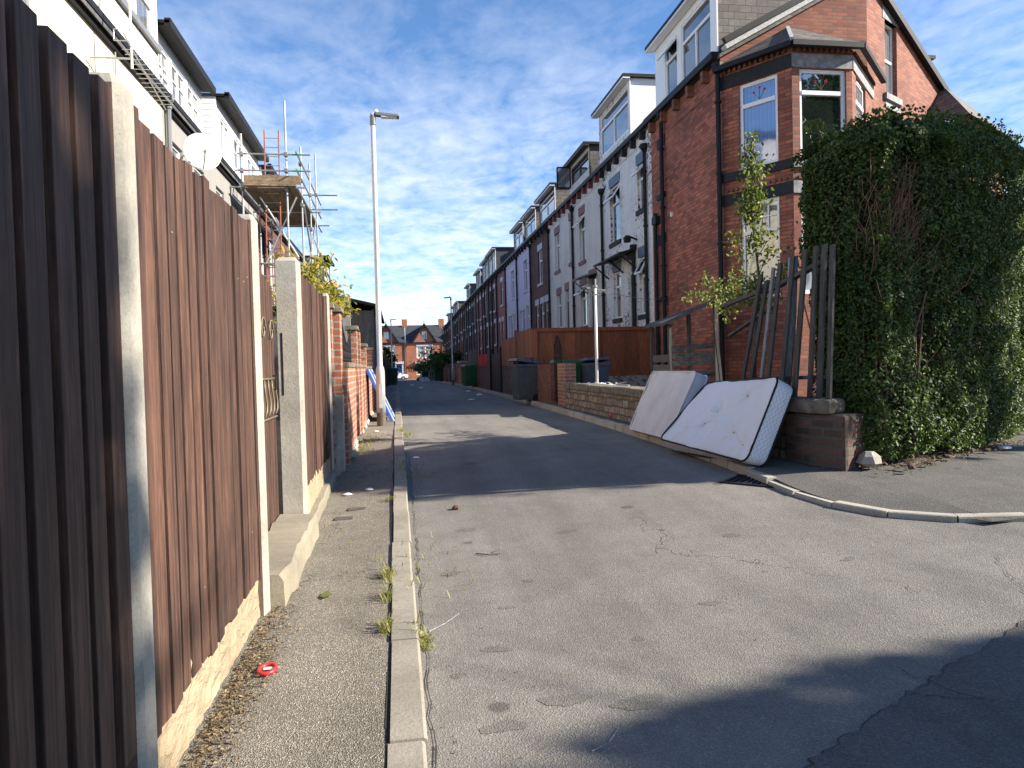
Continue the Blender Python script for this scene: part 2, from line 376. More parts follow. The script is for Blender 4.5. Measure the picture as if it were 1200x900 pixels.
M['redp']=plain('red_plastic',(.55,.03,.035),.35)
M['bin_grey']=plain('grey_bin_plastic',(.085,.092,.10),.45,var=.25)
M['bin_green']=plain('green_bin_plastic',(.022,.10,.04),.45,var=.2)
M['bin_dark']=plain('dark_green_bin_plastic',(.012,.05,.028),.45,var=.2)
M['bin_blue']=plain('blue_grey_bin_plastic',(.07,.09,.13),.45,var=.2)
M['bag']=plain('black_sack',(.012,.012,.013),.25,bump=.8)
M['rubber']=plain('black_rubber',(.012,.012,.012),.7)
M['blue']=plain('blue_paint',(.03,.12,.45),.45)
M['white']=plain('off_white_plastic',(.75,.74,.70),.4,var=.05)
M['dish']=plain('dish_paint',(.62,.60,.52),.55,var=.08)
M['leaf_hedge']=leafmat('privet_leaf',[(.1,(.018,.037,.009)),(.4,(.042,.074,.016)),(.75,(.088,.125,.027)),(.93,(.13,.17,.045)),(.97,(.20,.13,.06))],.52,.2,.28)
M['leaf_young']=leafmat('yellowing_leaf',[(.1,(.045,.075,.02)),(.5,(.12,.155,.045)),(.85,(.27,.26,.09)),(1,(.42,.27,.08))],.5,.3,.35)
M['leaf_autumn']=leafmat('autumn_leaf',[(.1,(.11,.14,.03)),(.5,(.28,.25,.06)),(.85,(.42,.28,.09)),(1,(.45,.18,.06))],.55,.4,.3)
M['leaf_tree']=leafmat('dark_tree_leaf',[(.1,(.02,.045,.012)),(.6,(.05,.085,.022)),(1,(.09,.13,.04))],.5,.25,.3)
M['leaf_dry']=leafmat('dry_leaf',[(.1,(.05,.035,.022)),(.5,(.15,.105,.06)),(.85,(.28,.21,.12)),(1,(.34,.10,.05))],.8,.1,.2)
M['grass']=leafmat('weed_grass',[(.1,(.09,.11,.03)),(.6,(.25,.24,.08)),(1,(.42,.36,.14))],.6,.3,.2)
M['bark']=plain('bark',(.10,.075,.055),.9,var=.4,nscale=20,bump=.6)
M['twig']=plain('reddish_twig',(.17,.095,.06),.8,var=.4,nscale=14)
M['core']=plain('dark_core_fill',(.022,.022,.012),1,var=.5,nscale=25,bump=1)  # near-black filler: shade inside the hedge put into the colour
# ================================================================ ground
def lerp_tab(tab,y):
    if y<=tab[0][0]: return tab[0][1]
    for (a,b),(c,d) in zip(tab,tab[1:]):
        if y<=c: return b+(d-b)*(y-a)/(c-a)
    return tab[-1][1]
KR=[(4.06,4.0),(4.075,3.86),(4.12,3.72),(4.20,3.57),(4.32,3.42),(4.48,3.29),(4.64,3.20),(4.85,3.12),(5.1,3.07),(5.4,3.05),(6.04,3.08),(9,3.22),(12,3.33),(19,3.42),(31,3.42),(130,3.42)]
def xk(y): return lerp_tab(KR,y)
def rtop(y): return .034+.071*ss(4.6,7.5,y)
def frange(a,b,n): return [a+(b-a)*i/n for i in range(n+1)]
YS=frange(-30,0,12)[:-1]+frange(0,4.06,12)[:-1]+frange(4.06,6.04,14)[:-1]+frange(6.04,20,28)[:-1]+frange(20,125,50)
def strip(mb,ys,xa,xb,off,nx=8,mi=0):
    rows=[]
    for y in ys:
        a,b=xa(y),xb(y); rows.append([(a+(b-a)*i/nx,y,g(a+(b-a)*i/nx,y)+(off(a+(b-a)*i/nx,y) if callable(off) else off)) for i in range(nx+1)])
    vs=[p for r in rows for p in r];n=nx+1
    mb.add(vs,[(j*n+i,j*n+i+1,(j+1)*n+i+1,(j+1)*n+i) for j in range(len(rows)-1) for i in range(nx)],mi)
gm=MB();gx=[-600,-200,-60,-25,-12,-8,-4,-2,-.7,0,1,2,3,4,6,9,14,25,60,200,600];gy=[-600,-150,-60,-30]+frange(-25,130,124)+[160,220,400,900]
n=len(gx);gm.add([(x,y,g(x,y)-.07) for y in gy for x in gx],[(j*n+i,j*n+i+1,(j+1)*n+i+1,(j+1)*n+i) for j in range(len(gy)-1) for i in range(n-1)])
struct(gm.build('ground',M['earth'],recalc=False))
rd=MB()
strip(rd,[y for y in YS if y>=4.06],lambda y:.055,lambda y:xk(y),0.0,16)
strip(rd,[y for y in YS if y<=4.06],lambda y:.055,lambda y:4.0,0.0,16)
strip(rd,[y for y in YS if y<=4.06],lambda y:4.0,lambda y:46,0.0,24)
for x in (-20,): strip(rd,frange(116,125,4),lambda y:-40,lambda y:.055,0,10); strip(rd,frange(112,125,6),lambda y:3.5,lambda y:45,0,10)
struct(rd.build('road',M['asphalt'],recalc=False))
# right-hand trench patch with an uneven edge, and the crack along it
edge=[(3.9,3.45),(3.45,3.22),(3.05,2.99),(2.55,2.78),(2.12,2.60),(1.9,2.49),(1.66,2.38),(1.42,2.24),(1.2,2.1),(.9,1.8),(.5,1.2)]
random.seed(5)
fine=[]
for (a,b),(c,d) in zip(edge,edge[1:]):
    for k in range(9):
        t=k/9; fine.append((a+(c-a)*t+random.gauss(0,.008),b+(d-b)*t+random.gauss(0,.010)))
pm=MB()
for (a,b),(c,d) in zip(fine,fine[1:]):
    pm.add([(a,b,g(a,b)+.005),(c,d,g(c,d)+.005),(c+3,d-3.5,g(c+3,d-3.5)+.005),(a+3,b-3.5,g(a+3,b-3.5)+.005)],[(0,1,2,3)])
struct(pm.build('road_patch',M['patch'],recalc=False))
cm=MB()
def crack(pts,w):
    for (a,b),(c,d) in zip(pts,pts[1:]):
        w1=w*random.uniform(.35,1.4);nx,ny=(d-b),-(c-a);l=math.hypot(nx,ny)+1e-6;nx/=l;ny/=l
        cm.add([(a-nx*w1,b-ny*w1,g(a,b)+.006),(a+nx*w1,b+ny*w1,g(a,b)+.006),(c+nx*w1,d+ny*w1,g(c,d)+.006),(c-nx*w1,d-ny*w1,g(c,d)+.006)],[(0,1,2,3)])
def jag(a,b,n,s):
    return [(a[0]+(b[0]-a[0])*i/n+random.gauss(0,s),a[1]+(b[1]-a[1])*i/n+random.gauss(0,s)) for i in range(n+1)]
crack(fine[:80],.0014)
crack(jag((1.9,2.49),(2.15,2.38),8,.006),.0016);crack(jag((2.02,2.66),(2.1,2.42),9,.01),.0016)
crack(jag((3.0,3.02),(3.3,3.6),14,.012),.0015);crack(jag((.09,2.3),(.12,9),60,.008),.0028)
struct(cm.build('road_crack',M['crack'],recalc=False))
sm=MB();random.seed(44)
for (x,y,r_) in ((.42,3.35,.05),(.62,2.78,.07),(.35,2.62,.06),(.55,3.9,.035),(.9,2.7,.08),(.3,4.6,.05),(.75,4.3,.03),(.5,5.6,.06),(1.2,5.2,.05),(1.6,3.6,.04),(.8,8.2,.08),(2.2,4.6,.05),(1.1,3.3,.03),(.22,3.1,.03),(2.6,3.9,.035)):
    n_=22;ph=[random.uniform(0,6.28) for _ in range(4)];pts=[]
    for j in range(n_):
        a=6.2832*j/n_;rr=r_*(1+.22*math.sin(2*a+ph[0])+.14*math.sin(3*a+ph[1])+.09*math.sin(7*a+ph[2]))
        px_,py_=x+rr*1.25*math.cos(a),y+rr*.8*math.sin(a);pts.append((px_,py_,g(px_,py_)+.0016))
    sm.add(pts,[tuple(range(n_))])
struct(sm.build('road_stain',M['stain'],recalc=False))
# pavements and kerbs
pv=MB();strip(pv,YS,lambda y:-.75,lambda y:-.055,.075,4)
struct(pv.build('pavement',M['pave'],recalc=False))
pv=MB();strip(pv,[y for y in YS if y>=4.06],lambda y:min(xk(y)+.07,3.71),lambda y:3.72,lambda x,y:rtop(y)-.008+.03*ss(0,.5,x-xk(y))*(1-ss(4.6,7.5,y)),8)
strip(pv,frange(4.06,9.5,24),lambda y:3.72,lambda y:30,lambda x,y:rtop(y)-.008+.03*ss(0,.5,max(x-xk(y),y-4.1))*(1-ss(4.6,7.5,y)),24)
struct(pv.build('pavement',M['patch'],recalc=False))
def kerbstones(name,path,w,top,down,length=.915,side=1,mat='kerb'):
    # resample path
    tp=top;out=[];acc=0;cur=Vector(path[0]).to_2d();pts=[cur.copy()]
    i=1
    while i<len(path):
        nx=Vector(path[i]).to_2d();d=(nx-cur).length
        if d<length*.999-acc and False: pass
        if acc+d>=length: 
            cur=cur+(nx-cur)*((length-acc)/d);acc=0;pts.append(cur.copy())
        else: acc+=d;cur=nx;i+=1;pts.append(cur.copy()) if acc>.25 and length>1 else None
    mb=MB();random.seed(3)
    for a,b in zip(pts,pts[1:]):
        d=(b-a);L=d.length
        if L<.02: continue
        d/=L;nrm=Vector((d.y,-d.x))*side   # towards pavement
        gp_=.004 if mat=='kerb' else .008;a2=a+d*gp_;b2=b-d*gp_;j=random.uniform(-.006,.006);jz=random.uniform(-.005,.005)*(1 if mat=='kerb' else 1.8);jz2=jz+random.uniform(-.004,.004)
        P=lambda p,o,z:(p.x+nrm.x*o,p.y+nrm.y*o,g(p.x,p.y)+z)
        if tp=='R': top=rtop(a.y)
        prof=lambda z:[(0+j,down),(w+j,down),(w+j,top+z),(.012+j,top+z),(.003+j,top+z-.006),(j,top+z-.016)]
        p0=prof(jz);p1=prof(jz2);k=6
        mb.add([P(a2,o,z) for o,z in p0]+[P(b2,o,z) for o,z in p1],[(q,(q+1)%k,k+(q+1)%k,k+q) for q in range(k)]+[tuple(range(k-1,-1,-1)),tuple(range(k,2*k))])
    return struct(mb.build(name,M[mat]))
kerbstones('kerb',[(.06,y) for y in frange(.6,112,180)],.125,.083,-.1,side=-1)
kp=[(30,3.7),(12,3.86),(6,3.95),(4.6,3.99),(4.2,4.01),(4.0,4.03),(3.86,4.055),(3.72,4.105)]+[(x,y) for y,x in KR[3:]]
kerbstones('kerb',kp[::-1],.10,.105,-.1,length=.6,side=1) if False else kerbstones('kerb',kp,.09,'R',-.1,length=.42,side=1,mat='kerb_light')
jm=MB()   # dark joint line between pavement tarmac and kerb
for a,b in zip(frange(.6,20,80),frange(.6,20,80)[1:]):
    w=random.uniform(.004,.012)
    jm.add([(-.067-w,a,g(-.07,a)+.0775),(-.062,a,g(-.07,a)+.0775),(-.062,b,g(-.07,b)+.0775),(-.067-w,b,g(-.07,b)+.0775)],[(0,1,2,3)])
struct(jm.build('pavement_joint',M['crack'],recalc=False))
# ================================================================ left fence
def boards(mb,y0,y1,x,z0f,z1f,pitch=.122,w=.090,back=-.032):
    """flat boards with uneven gaps in front of a second, recessed layer"""
    y=y0
    while y<y1-.03:
        ww=w*random.uniform(.86,1.16);yb=min(y+ww,y1);xo=random.uniform(-.004,.006);tw=random.uniform(-.004,.004)
        z1=z1f(y)+random.uniform(-.012,.014);zb=z0f(y)+random.uniform(-.018,.018);dy=random.uniform(-.003,.003)
        p=[(x+xo-.02,y,zb),(x+xo+tw,y,zb),(x+xo-tw,yb,zb+random.uniform(-.008,.008)),(x+xo-.02,yb,zb)]
        mb.hexa(p+[(q,r+dy,z1+(random.uniform(-.005,.005) if i>1 else 0)) for i,(q,r,c) in enumerate(p)])
        mb.box(x+back-.016,x+back,y+ww*.55,y+ww*.55+.095,zb+.02,z1-.02-random.uniform(0,.02))
        for zz in (.56,1.78):
            if random.random()<.3: yy=y+ww*random.uniform(.3,.7);zn=zz+random.uniform(-.02,.02);mb.box(x+xo-.001,x+xo+.0035,yy-.0035,yy+.0035,zn-.0035,zn+.0035,1)
        y+=pitch*random.uniform(.9,1.1)
def conc_post(y0,y1,x0,x1,z1,z0=None,parent=None,slot=False):
    mb=MB();zz=z0 if z0 is not None else g(x1,y0)-.1
    c=.018
    poly=[(x0,y0),(x1-c,y0),(x1,y0+c),(x1,y1-c),(x1-c,y1),(x0,y1)]
    n=6;vs=[(x,y,zz) for x,y in poly]+[(x,y,z1-.03) for x,y in poly]+[(x*.7+.3*(x0+x1)/2,y*.7+.3*(y0+y1)/2,z1) for x,y in poly]
    fs=[(i,(i+1)%n,n+(i+1)%n,n+i) for i in range(n)]+[(n+i,n+(i+1)%n,2*n+(i+1)%n,2*n+i) for i in range(n)]+[tuple(range(2*n,3*n)),tuple(range(n-1,-1,-1))]
    mb.add(vs,fs);mb.m[0]=2
    if slot: mb.box(x0+.02,x0+.035,y0-.002,y0+.01,1.15,1.62,1)  # black strip: the dark of the slot hole put in as colour
    return mb.build('post',[M['concrete'],M['black'],M['stained'] if not slot else M['concrete']],parent)
random.seed(21)
f1=thing('board_fence',(-.71,2.4,0),'long dark brown vertical board fence, nearest on the left, with concrete posts and gravel boards','fence','left boundary fences')
b=MB()
# near bay: thick boards alternately in front and behind
y=.35
while y<1.93:
    w=random.uniform(.082,.092)
    b.box(-.728+random.uniform(-.004,.003),-.698+random.uniform(-.004,.004),y,y+w,.33+random.uniform(-.02,.02),2.06+random.uniform(-.015,.02)); y+=.13
y=.405
while y<1.92:
    w=random.uniform(.085,.10)
    b.box(-.765,-.742,y,y+w,.32,2.03+random.uniform(-.015,.015)); y+=.13
b.build('board_panel',M['fence_near'],f1,bevel=.002)
b=MB();boards(b,2.155,3.86,-.722,lambda y:.275,lambda y:2.085);b.build('board_panel',[M['fence'],M['steel']],f1,bevel=.0015)
b=MB();b.box(-.80,-.77,.35,3.9,.5,.58);b.box(-.80,-.77,.35,3.9,1.75,1.83);b.build('rail',M['fence'],f1)
def gboard(y0,y1,zt,par,x=-.772):
    b=MB();n=int((y1-y0)/.04);m=8;vs=[];random.seed(int(y0*10))
    for i in range(n+1):
        for j in range(m+1):
            yy=y0+(y1-y0)*i/n;zz=g(x,yy)-.05+(zt+.012*math.sin(yy*3)-g(x,yy)+.05)*j/m
            vs.append((x+.030+random.uniform(0,.014)*(0<j)+(.0 if j<m else -.02),yy,zz))
    b.add(vs,[(i*(m+1)+j,(i+1)*(m+1)+j,(i+1)*(m+1)+j+1,i*(m+1)+j+1) for i in range(n) for j in range(m)])
    b.box(x-.03,x+.012,y0,y1,g(x,y0)-.05,zt);b.build('gravel_board',M['gravelboard'],par)
gboard(.35,2.04,.37,f1);gboard(2.14,3.87,.37,f1)
conc_post(2.03,2.15,-.80,-.69,2.12,parent=f1);conc_post(.25,.36,-.80,-.685,2.15,parent=f1)
conc_post(3.86,3.965,-.80,-.695,2.135,parent=f1)
# gate in a recess
gt=thing('garden_gate',(-.84,4.8,.1),'dark board gate with scrolled iron trim, set back between two concrete posts','gate')
b=MB();random.seed(4);y=4.0
while y<5.6:
    b.box(-.93,-.91,y,y+.088,.17,1.96+.10*math.sin((y-4)*2.0)+random.uniform(-.005,.005));y+=.098
b.box(-.955,-.932,4.0,5.62,.4,.5);b.box(-.955,-.932,4.0,5.62,1.6,1.7);b.build('board_panel',M['fence'],gt)
b=MB()
for k in range(11):
    yy=4.12+k*.145
    b.tube([(-.895,yy,1.02),(-.888,yy+.03,1.06),(-.888,yy+.035,1.12),(-.89,yy,1.17),(-.888,yy-.03,1.22),(-.895,yy,1.27)],.007,6)
b.tube([(-.895,4.02,1.0),(-.895,5.6,1.0)],.008,6);b.tube([(-.895,4.02,1.28),(-.895,5.6,1.28)],.008,6)
for k in range(5):
    yy=4.2+k*.32
    b.tube([(-.895,yy+.1*math.cos(t)*(1-t/9),1.62+.1*math.sin(t)*(1-t/9)) for t in frange(0,7,16)],.006,6)
b.build('scroll_trim',plain('gilded_iron',(.20,.17,.11),.55,.2),gt,smooth=True)
b=MB();b.tube([(-.89,5.45,1.3),(-.87,5.45,1.3),(-.87,5.45,1.2),(-.89,5.45,1.2)],.008,6);b.build('handle',M['black'],gt)
f2=thing('board_fence',(-.75,6.9,.1),'short dark brown board fence between the wide concrete gate post and brick gateway','fence','left boundary fences')
b=MB();random.seed(9);boards(b,5.83,7.93,-.735,lambda y:.39+.01*(y-6),lambda y:2.10);b.build('board_panel',[M['fence'],M['steel']],f2)
b=MB();b.box(-.80,-.77,5.8,7.98,1.75,1.83);b.build('rail',M['fence'],f2)
gboard(5.81,7.95,.46,f2);conc_post(5.66,5.82,-.88,-.715,2.19,parent=f2,slot=True);conc_post(7.94,8.03,-.77,-.70,2.15,parent=f2)
st=MB();random.seed(8)
for a,b_,w,h in ((3.97,5.64,.11,.17),(5.66,8.0,.05,.1)):
    ys=frange(a,b_,14);P=[]
    for yy in ys:
        ww=w*random.uniform(.85,1.1);hh=h*random.uniform(.85,1.05);z0=g(-.7,yy)+.075
        P.append([(-.90,yy,z0-.1),(-.72+ww,yy,z0-.05),(-.72+ww*.92,yy,z0+hh*.8),(-.72+ww*.7,yy,z0+hh),(-.90,yy,z0+hh+.01)])
    vs=[p for r in P for p in r];st.add(vs,[(i*5+j,(i+1)*5+j,(i+1)*5+j+1,i*5+j+1) for i in range(14) for j in range(4)]+[(0,1,2,3,4),tuple(14*5+k for k in (4,3,2,1,0))])
o=st.build('concrete_step',M['step']);tag(o,'worn concrete step and haunching along the foot of the gate and short board fence','step')
# ================================================================ left brick walls
def pier(y0,y1,x0,x1,z1,par,mat='brick_yard',cap=True,z0=None,stonez=0):
    b=MB();zz=(z0 if z0 is not None else g(0,y0))
    b.box(x0,x1,y0,y1,zz-.1,z1);b.build('pier',M[mat],par)
    if stonez: b=MB();b.box(x0-.005,x1+.006,y0-.012,y0+.2,zz,stonez);b.build('stone_block',M['concrete'],par,bevel=.008)
    if cap:
        b=MB();b.hexa([(x0-.03,y0-.03,z1),(x1+.03,y0-.03,z1),(x1+.03,y1+.03,z1),(x0-.03,y1+.03,z1),(x0-.02,y0-.02,z1+.06),(x1+.02,y0-.02,z1+.06),(x1+.02,y1+.02,z1+.06),(x0-.02,y1+.02,z1+.06)]);b.build('coping',M['cope'],par,bevel=.006)
w1=thing('yard_wall',(-.7,9.3,.2),'red brick yard wall on the left topped by scrolled black iron railing','wall')
pier(8.32,8.62,-.80,-.62,1.98,w1,stonez=1.05);pier(10.45,10.70,-.68,-.555,1.89,w1)
b=MB();b.box(-.70,-.58,8.60,10.45,.1,1.36);b.build('masonry',M['brick_yard'],w1)
b=MB();b.box(-.72,-.565,8.60,10.45,1.36,1.42);b.build('coping',M['cope'],w1,bevel=.008)
b=MB()
for i in range(15):
    yy=8.7+i*.12;zt=1.93-.28*math.sin(min(1,(yy-8.62)/1.8)*math.pi*.95)+.02
    b.tube([(-.635,yy,1.42),(-.635,yy,zt)],.007,5)
    if i<14: b.tube([(-.635,yy+.06+.045*math.cos(t),1.56+.07*math.sin(t)) for t in frange(0,6.3,9)],.006,5); b.tube([(-.635,yy+.06+.04*math.cos(t)*(1-t/12),1.72-.1*math.sin(i*.2)+.05*math.sin(t)) for t in frange(0,8,10)],.006,5)
b.tube([(-.635,8.62+1.83*k/12,1.95-.28*math.sin(k/12*math.pi*.95)) for k in range(13)],.012,6)
b.tube([(-.635,8.62,1.46),(-.635,10.45,1.46)],.009,6);b.build('railing',M['black'],w1)
w0=thing('brick_gate_pier',(-.75,8.12,.2),'slim red brick gate pier just beyond the end post of the left board fence','gate pier')
pier(8.045,8.16,-.775,-.685,2.0,w0)
b=MB();b.box(-.795,-.745,8.17,8.30,.25,1.9);b.build('downpipe',M['black'],w0)  # black upright strip filling the dark gap beside the pier
stp=MB();stp.box(-.95,-.655,8.06,8.34,.1,.5);o=stp.build('doorstep',M['concrete'],bevel=.02);tag(o,'old stone doorstep in the gateway at the end of the left board fence','step')
w2=thing('yard_wall',(-.7,12.5,.3),'plain red brick yard wall on the left just before the lamp post','wall')
b=MB();b.box(-.68,-.565,10.74,13.3,.1,1.36);b.box(-.68,-.56,13.6,16.2,.1,1.34);b.build('masonry',M['brick_yard'],w2)
b=MB();b.box(-.70,-.55,10.74,13.3,1.36,1.41);b.box(-.70,-.54,13.6,16.2,1.34,1.39);b.build('coping',M['cope'],w2,bevel=.008)
pier(11.2,11.35,-.67,-.545,1.90,w2,cap=False);pier(13.32,13.58,-.70,-.55,1.74,w2);pier(16.2,16.45,-.72,-.53,1.75,w2)
b=MB();random.seed(2)
for i in range(40):
    yy=9+i*.19;r=random.uniform(.03,.07);b.lathe((-.6+random.uniform(-.03,.04),yy,g(0,yy)+.07),[(r,0),(r*1.05,r*.5),(r*.6,r*1.1)],6)
tag(b.build('rubble_footing',M['concrete']),'crumbling concrete lumps along the foot of the left brick walls','rubble',kind='stuff')
tp=thing('timber_post',(-.78,12.0,.3),'weathered pale timber post standing behind the left brick wall','post')
b=MB();b.box(-.84,-.72,11.85,11.97,.2,2.5);b.box(-.84,-.80,11.9,12.9,.4,2.1);b.build('post',M['silver_wood'],tp)
sh=thing('garden_shed',(-1.7,20,.2),'dark timber shed with a low pitched felt roof standing tight to the left pavement','shed')
b=MB()
yy=17.0
while yy<23:
    b.box(-.53+random.uniform(-.006,.006),-.50,yy,yy+.19,.2,2.72);yy+=.2
b.box(-2.8,-.53,17.0,17.06,.2,2.68);b.box(-2.8,-2.75,17.06,23,.2,2.6);b.box(-2.75,-.53,22.94,23,.2,2.7);b.build('wall',M['shed_wood'],sh)
b=MB();b.box(-.54,-.475,17.9,18.15,1.2,2.62,0);b.build('cover_strip',M['blue'],sh)
b=MB();b.extr([(-3.0,2.62),(-1.6,3.02),(-.35,2.74),(-.35,2.80),(-1.6,3.10),(-3.0,2.70)],16.85,23.15,lambda p,t:(p[0],t,p[1]));b.build('roof',M['black'],sh)
# leaning blue frame
bl=thing('leaning_bed_frame',(-.3,13.8,.38),'blue frame with a white edge leaning on the brick wall behind the near lamp post','frame')
z0=.36;b=MB()
for y_ in (13.35,14.55):
    b.beam((-.12,y_,z0+.02),(-.545,y_,1.33),.05,.10,(0,1,0))
b.beam((-.17,13.35,.5),(-.17,14.55,.5),.10,.04);b.beam((-.50,13.35,1.25),(-.50,14.55,1.25),.10,.04);b.build('rail',M['blue'],bl,bevel=.005)
b=MB();b.beam((-.075,13.33,z0+.02),(-.50,13.33,1.33),.02,.02,(0,1,0));b.beam((-.075,14.57,z0+.02),(-.50,14.57,1.33),.02,.02,(0,1,0));b.build('edge_trim',M['white'],bl)
b=MB();b.hexa([(-.15,13.4,.42),(-.14,13.4,.42),(-.14,14.5,.42),(-.15,14.5,.42),(-.52,13.4,1.25),(-.51,13.4,1.25),(-.51,14.5,1.25),(-.52,14.5,1.25)]);b.build('panel',M['black'],bl)
# far left walls beyond the shed
def yard_wall(y0,y1,x,label,mat='brick_wall',h=1.25,side=-1,gate=True,seed=0,coping='cope',gatemat='shed_wood',group=None):
    random.seed(seed);z=g(x,y0)+.08;t=thing('yard_wall',(x,y0,z),label,'wall',group)
    xa,xb=(x-.2,x) if side<0 else (x,x+.2)
    ge=y1-1.05 if gate else y1-.06
    b=MB();b.box(xa,xb,y0+.3,ge-.3 if gate else ge,z-.3,z+h);b.build('masonry',M[mat],t)
    b=MB();b.box(xa-.03,xb+.03,y0+.3,ge-.3 if gate else ge,z+h,z+h+.07);b.build('coping',M[coping],t,bevel=.01)
    for yy in ((y0+.02,ge-.3) if gate else (y0+.02,)):
        b=MB();b.box(xa-.04,xb+.04,yy,yy+.29,z-.3,z+h+.22);b.build('pier',M[mat],t)
        b=MB();b.box(xa-.07,xb+.07,yy-.02,yy+.31,z+h+.22,z+h+.29);b.build('coping',M[coping],t)
    if gate:
        b=MB();yy=ge+.03;xm=(xa+xb)/2
        while yy<y1-.08: b.box(xm-.012,xm+.012,yy,yy+.11,z+.04,z+h+random.uniform(.1,.2));yy+=.12
        b.build('gate',M[gatemat],t)
    return t
for k in range(15):
    y0=23.6+k*5.9;yard_wall(y0,y0+5.6,-.62,'shade-darkened brick yard wall with a board gate, far along the left pavement','brick_dark',1.3,-1,True,k,group='far left yard walls')  # dark brick puts the shade of this stretch into the wall colour
# ================================================================ left terrace
WL=Wall((-4.5,0),(0,1),(1,0))
def window(W,u0,u1,z0,z1,par,fr='upvc',gl='glass',d=-.10,style='transom',name='window',fw=.055,opened=None,bars=False):
    b=MB();D=(d-.03,d+.03)
    b.wbox(W,u0,u0+fw,z0,z1,*D);b.wbox(W,u1-fw,u1,z0,z1,*D);b.wbox(W,u0+fw,u1-fw,z1-fw,z1,*D);b.wbox(W,u0+fw,u1-fw,z0,z0+fw*1.2,*D)
    zt=z0+(z1-z0)*.68
    if style in('transom','two'): b.wbox(W,u0+fw,u1-fw,zt-.035,zt+.035,d-.028,d+.036)
    if style in('two','mullion'): um=(u0+u1)/2;b.wbox(W,um-.035,um+.035,z0+fw*1.2,(z1-fw) if style=='mullion' else zt-.035,d-.026,d+.032)
    if style=='sash': zm=(z0+z1)/2;b.wbox(W,u0+fw,u1-fw,zm-.03,zm+.03,d-.028,d+.036)
    if bars:
        for k in (1,2): zz=z0+(z1-z0)*k/3;b.wbox(W,u0+fw,u1-fw,zz-.012,zz+.012,d-.02,d+.024)
        um=(u0+u1)/2;b.wbox(W,um-.012,um+.012,z0+fw,z1-fw,d-.019,d+.022)
    if opened:  # top hung casement pushed out
        pa=W.pt(u0+.03,z1-.03,d+.03);a=opened;hh=(z1-zt) if opened!=99 else (z1-z0)
        dz=hh*math.cos(a);dd=hh*math.sin(a)
        q=[W.pt(u0+.03,z1-.03,d+.03),W.pt(u1-.03,z1-.03,d+.03),W.pt(u1-.03,z1-dz,d+dd),W.pt(u0+.03,z1-dz,d+dd)]
        for i in range(4): b.beam(q[i],q[(i+1)%4],.045,.045)
        bg=MB();bg.add([Vector(v)for v in q],[(0,1,2,3)])
    o=b.build(name,M[fr],par)
    p=MB();p.add([W.pt(u0+.02,z0+.02,d),W.pt(u1-.02,z0+.02,d),W.pt(u1-.02,z1-.02,d),W.pt(u0+.02,z1-.02,d)],[(0,1,2,3)])
    if opened: p.v+=bg.v;p.f+=[tuple(i+4 for i in f) for f in bg.f];p.m+=bg.m;p.uv+=bg.uv
    if par.parent is None: p.build('pane',M[gl],o,recalc=False)
    else: p.build('pane',M[gl],par,recalc=False)
    return o
def pipe(par,x,y,z0,z1,r=.04,mat='black',name='downpipe',hop=True,bend=None):
    b=MB();pts=[(x,y,z0),(x,y,z1)]
    if bend: pts.append((x+bend[0],y+bend[1],z1+.2))
    b.tube(pts,r,8)
    zz=z0+.6
    while zz<z1: b.tube([(x,y,zz),(x,y,zz+.05)],r*1.4,8);zz+=1.5
    if hop: b.lathe((x,y,z1-.02),[(r*1.2,0),(r*2.3,.08),(r*2.3,.2)],8)
    b.build(name,M[mat],par,smooth=False)
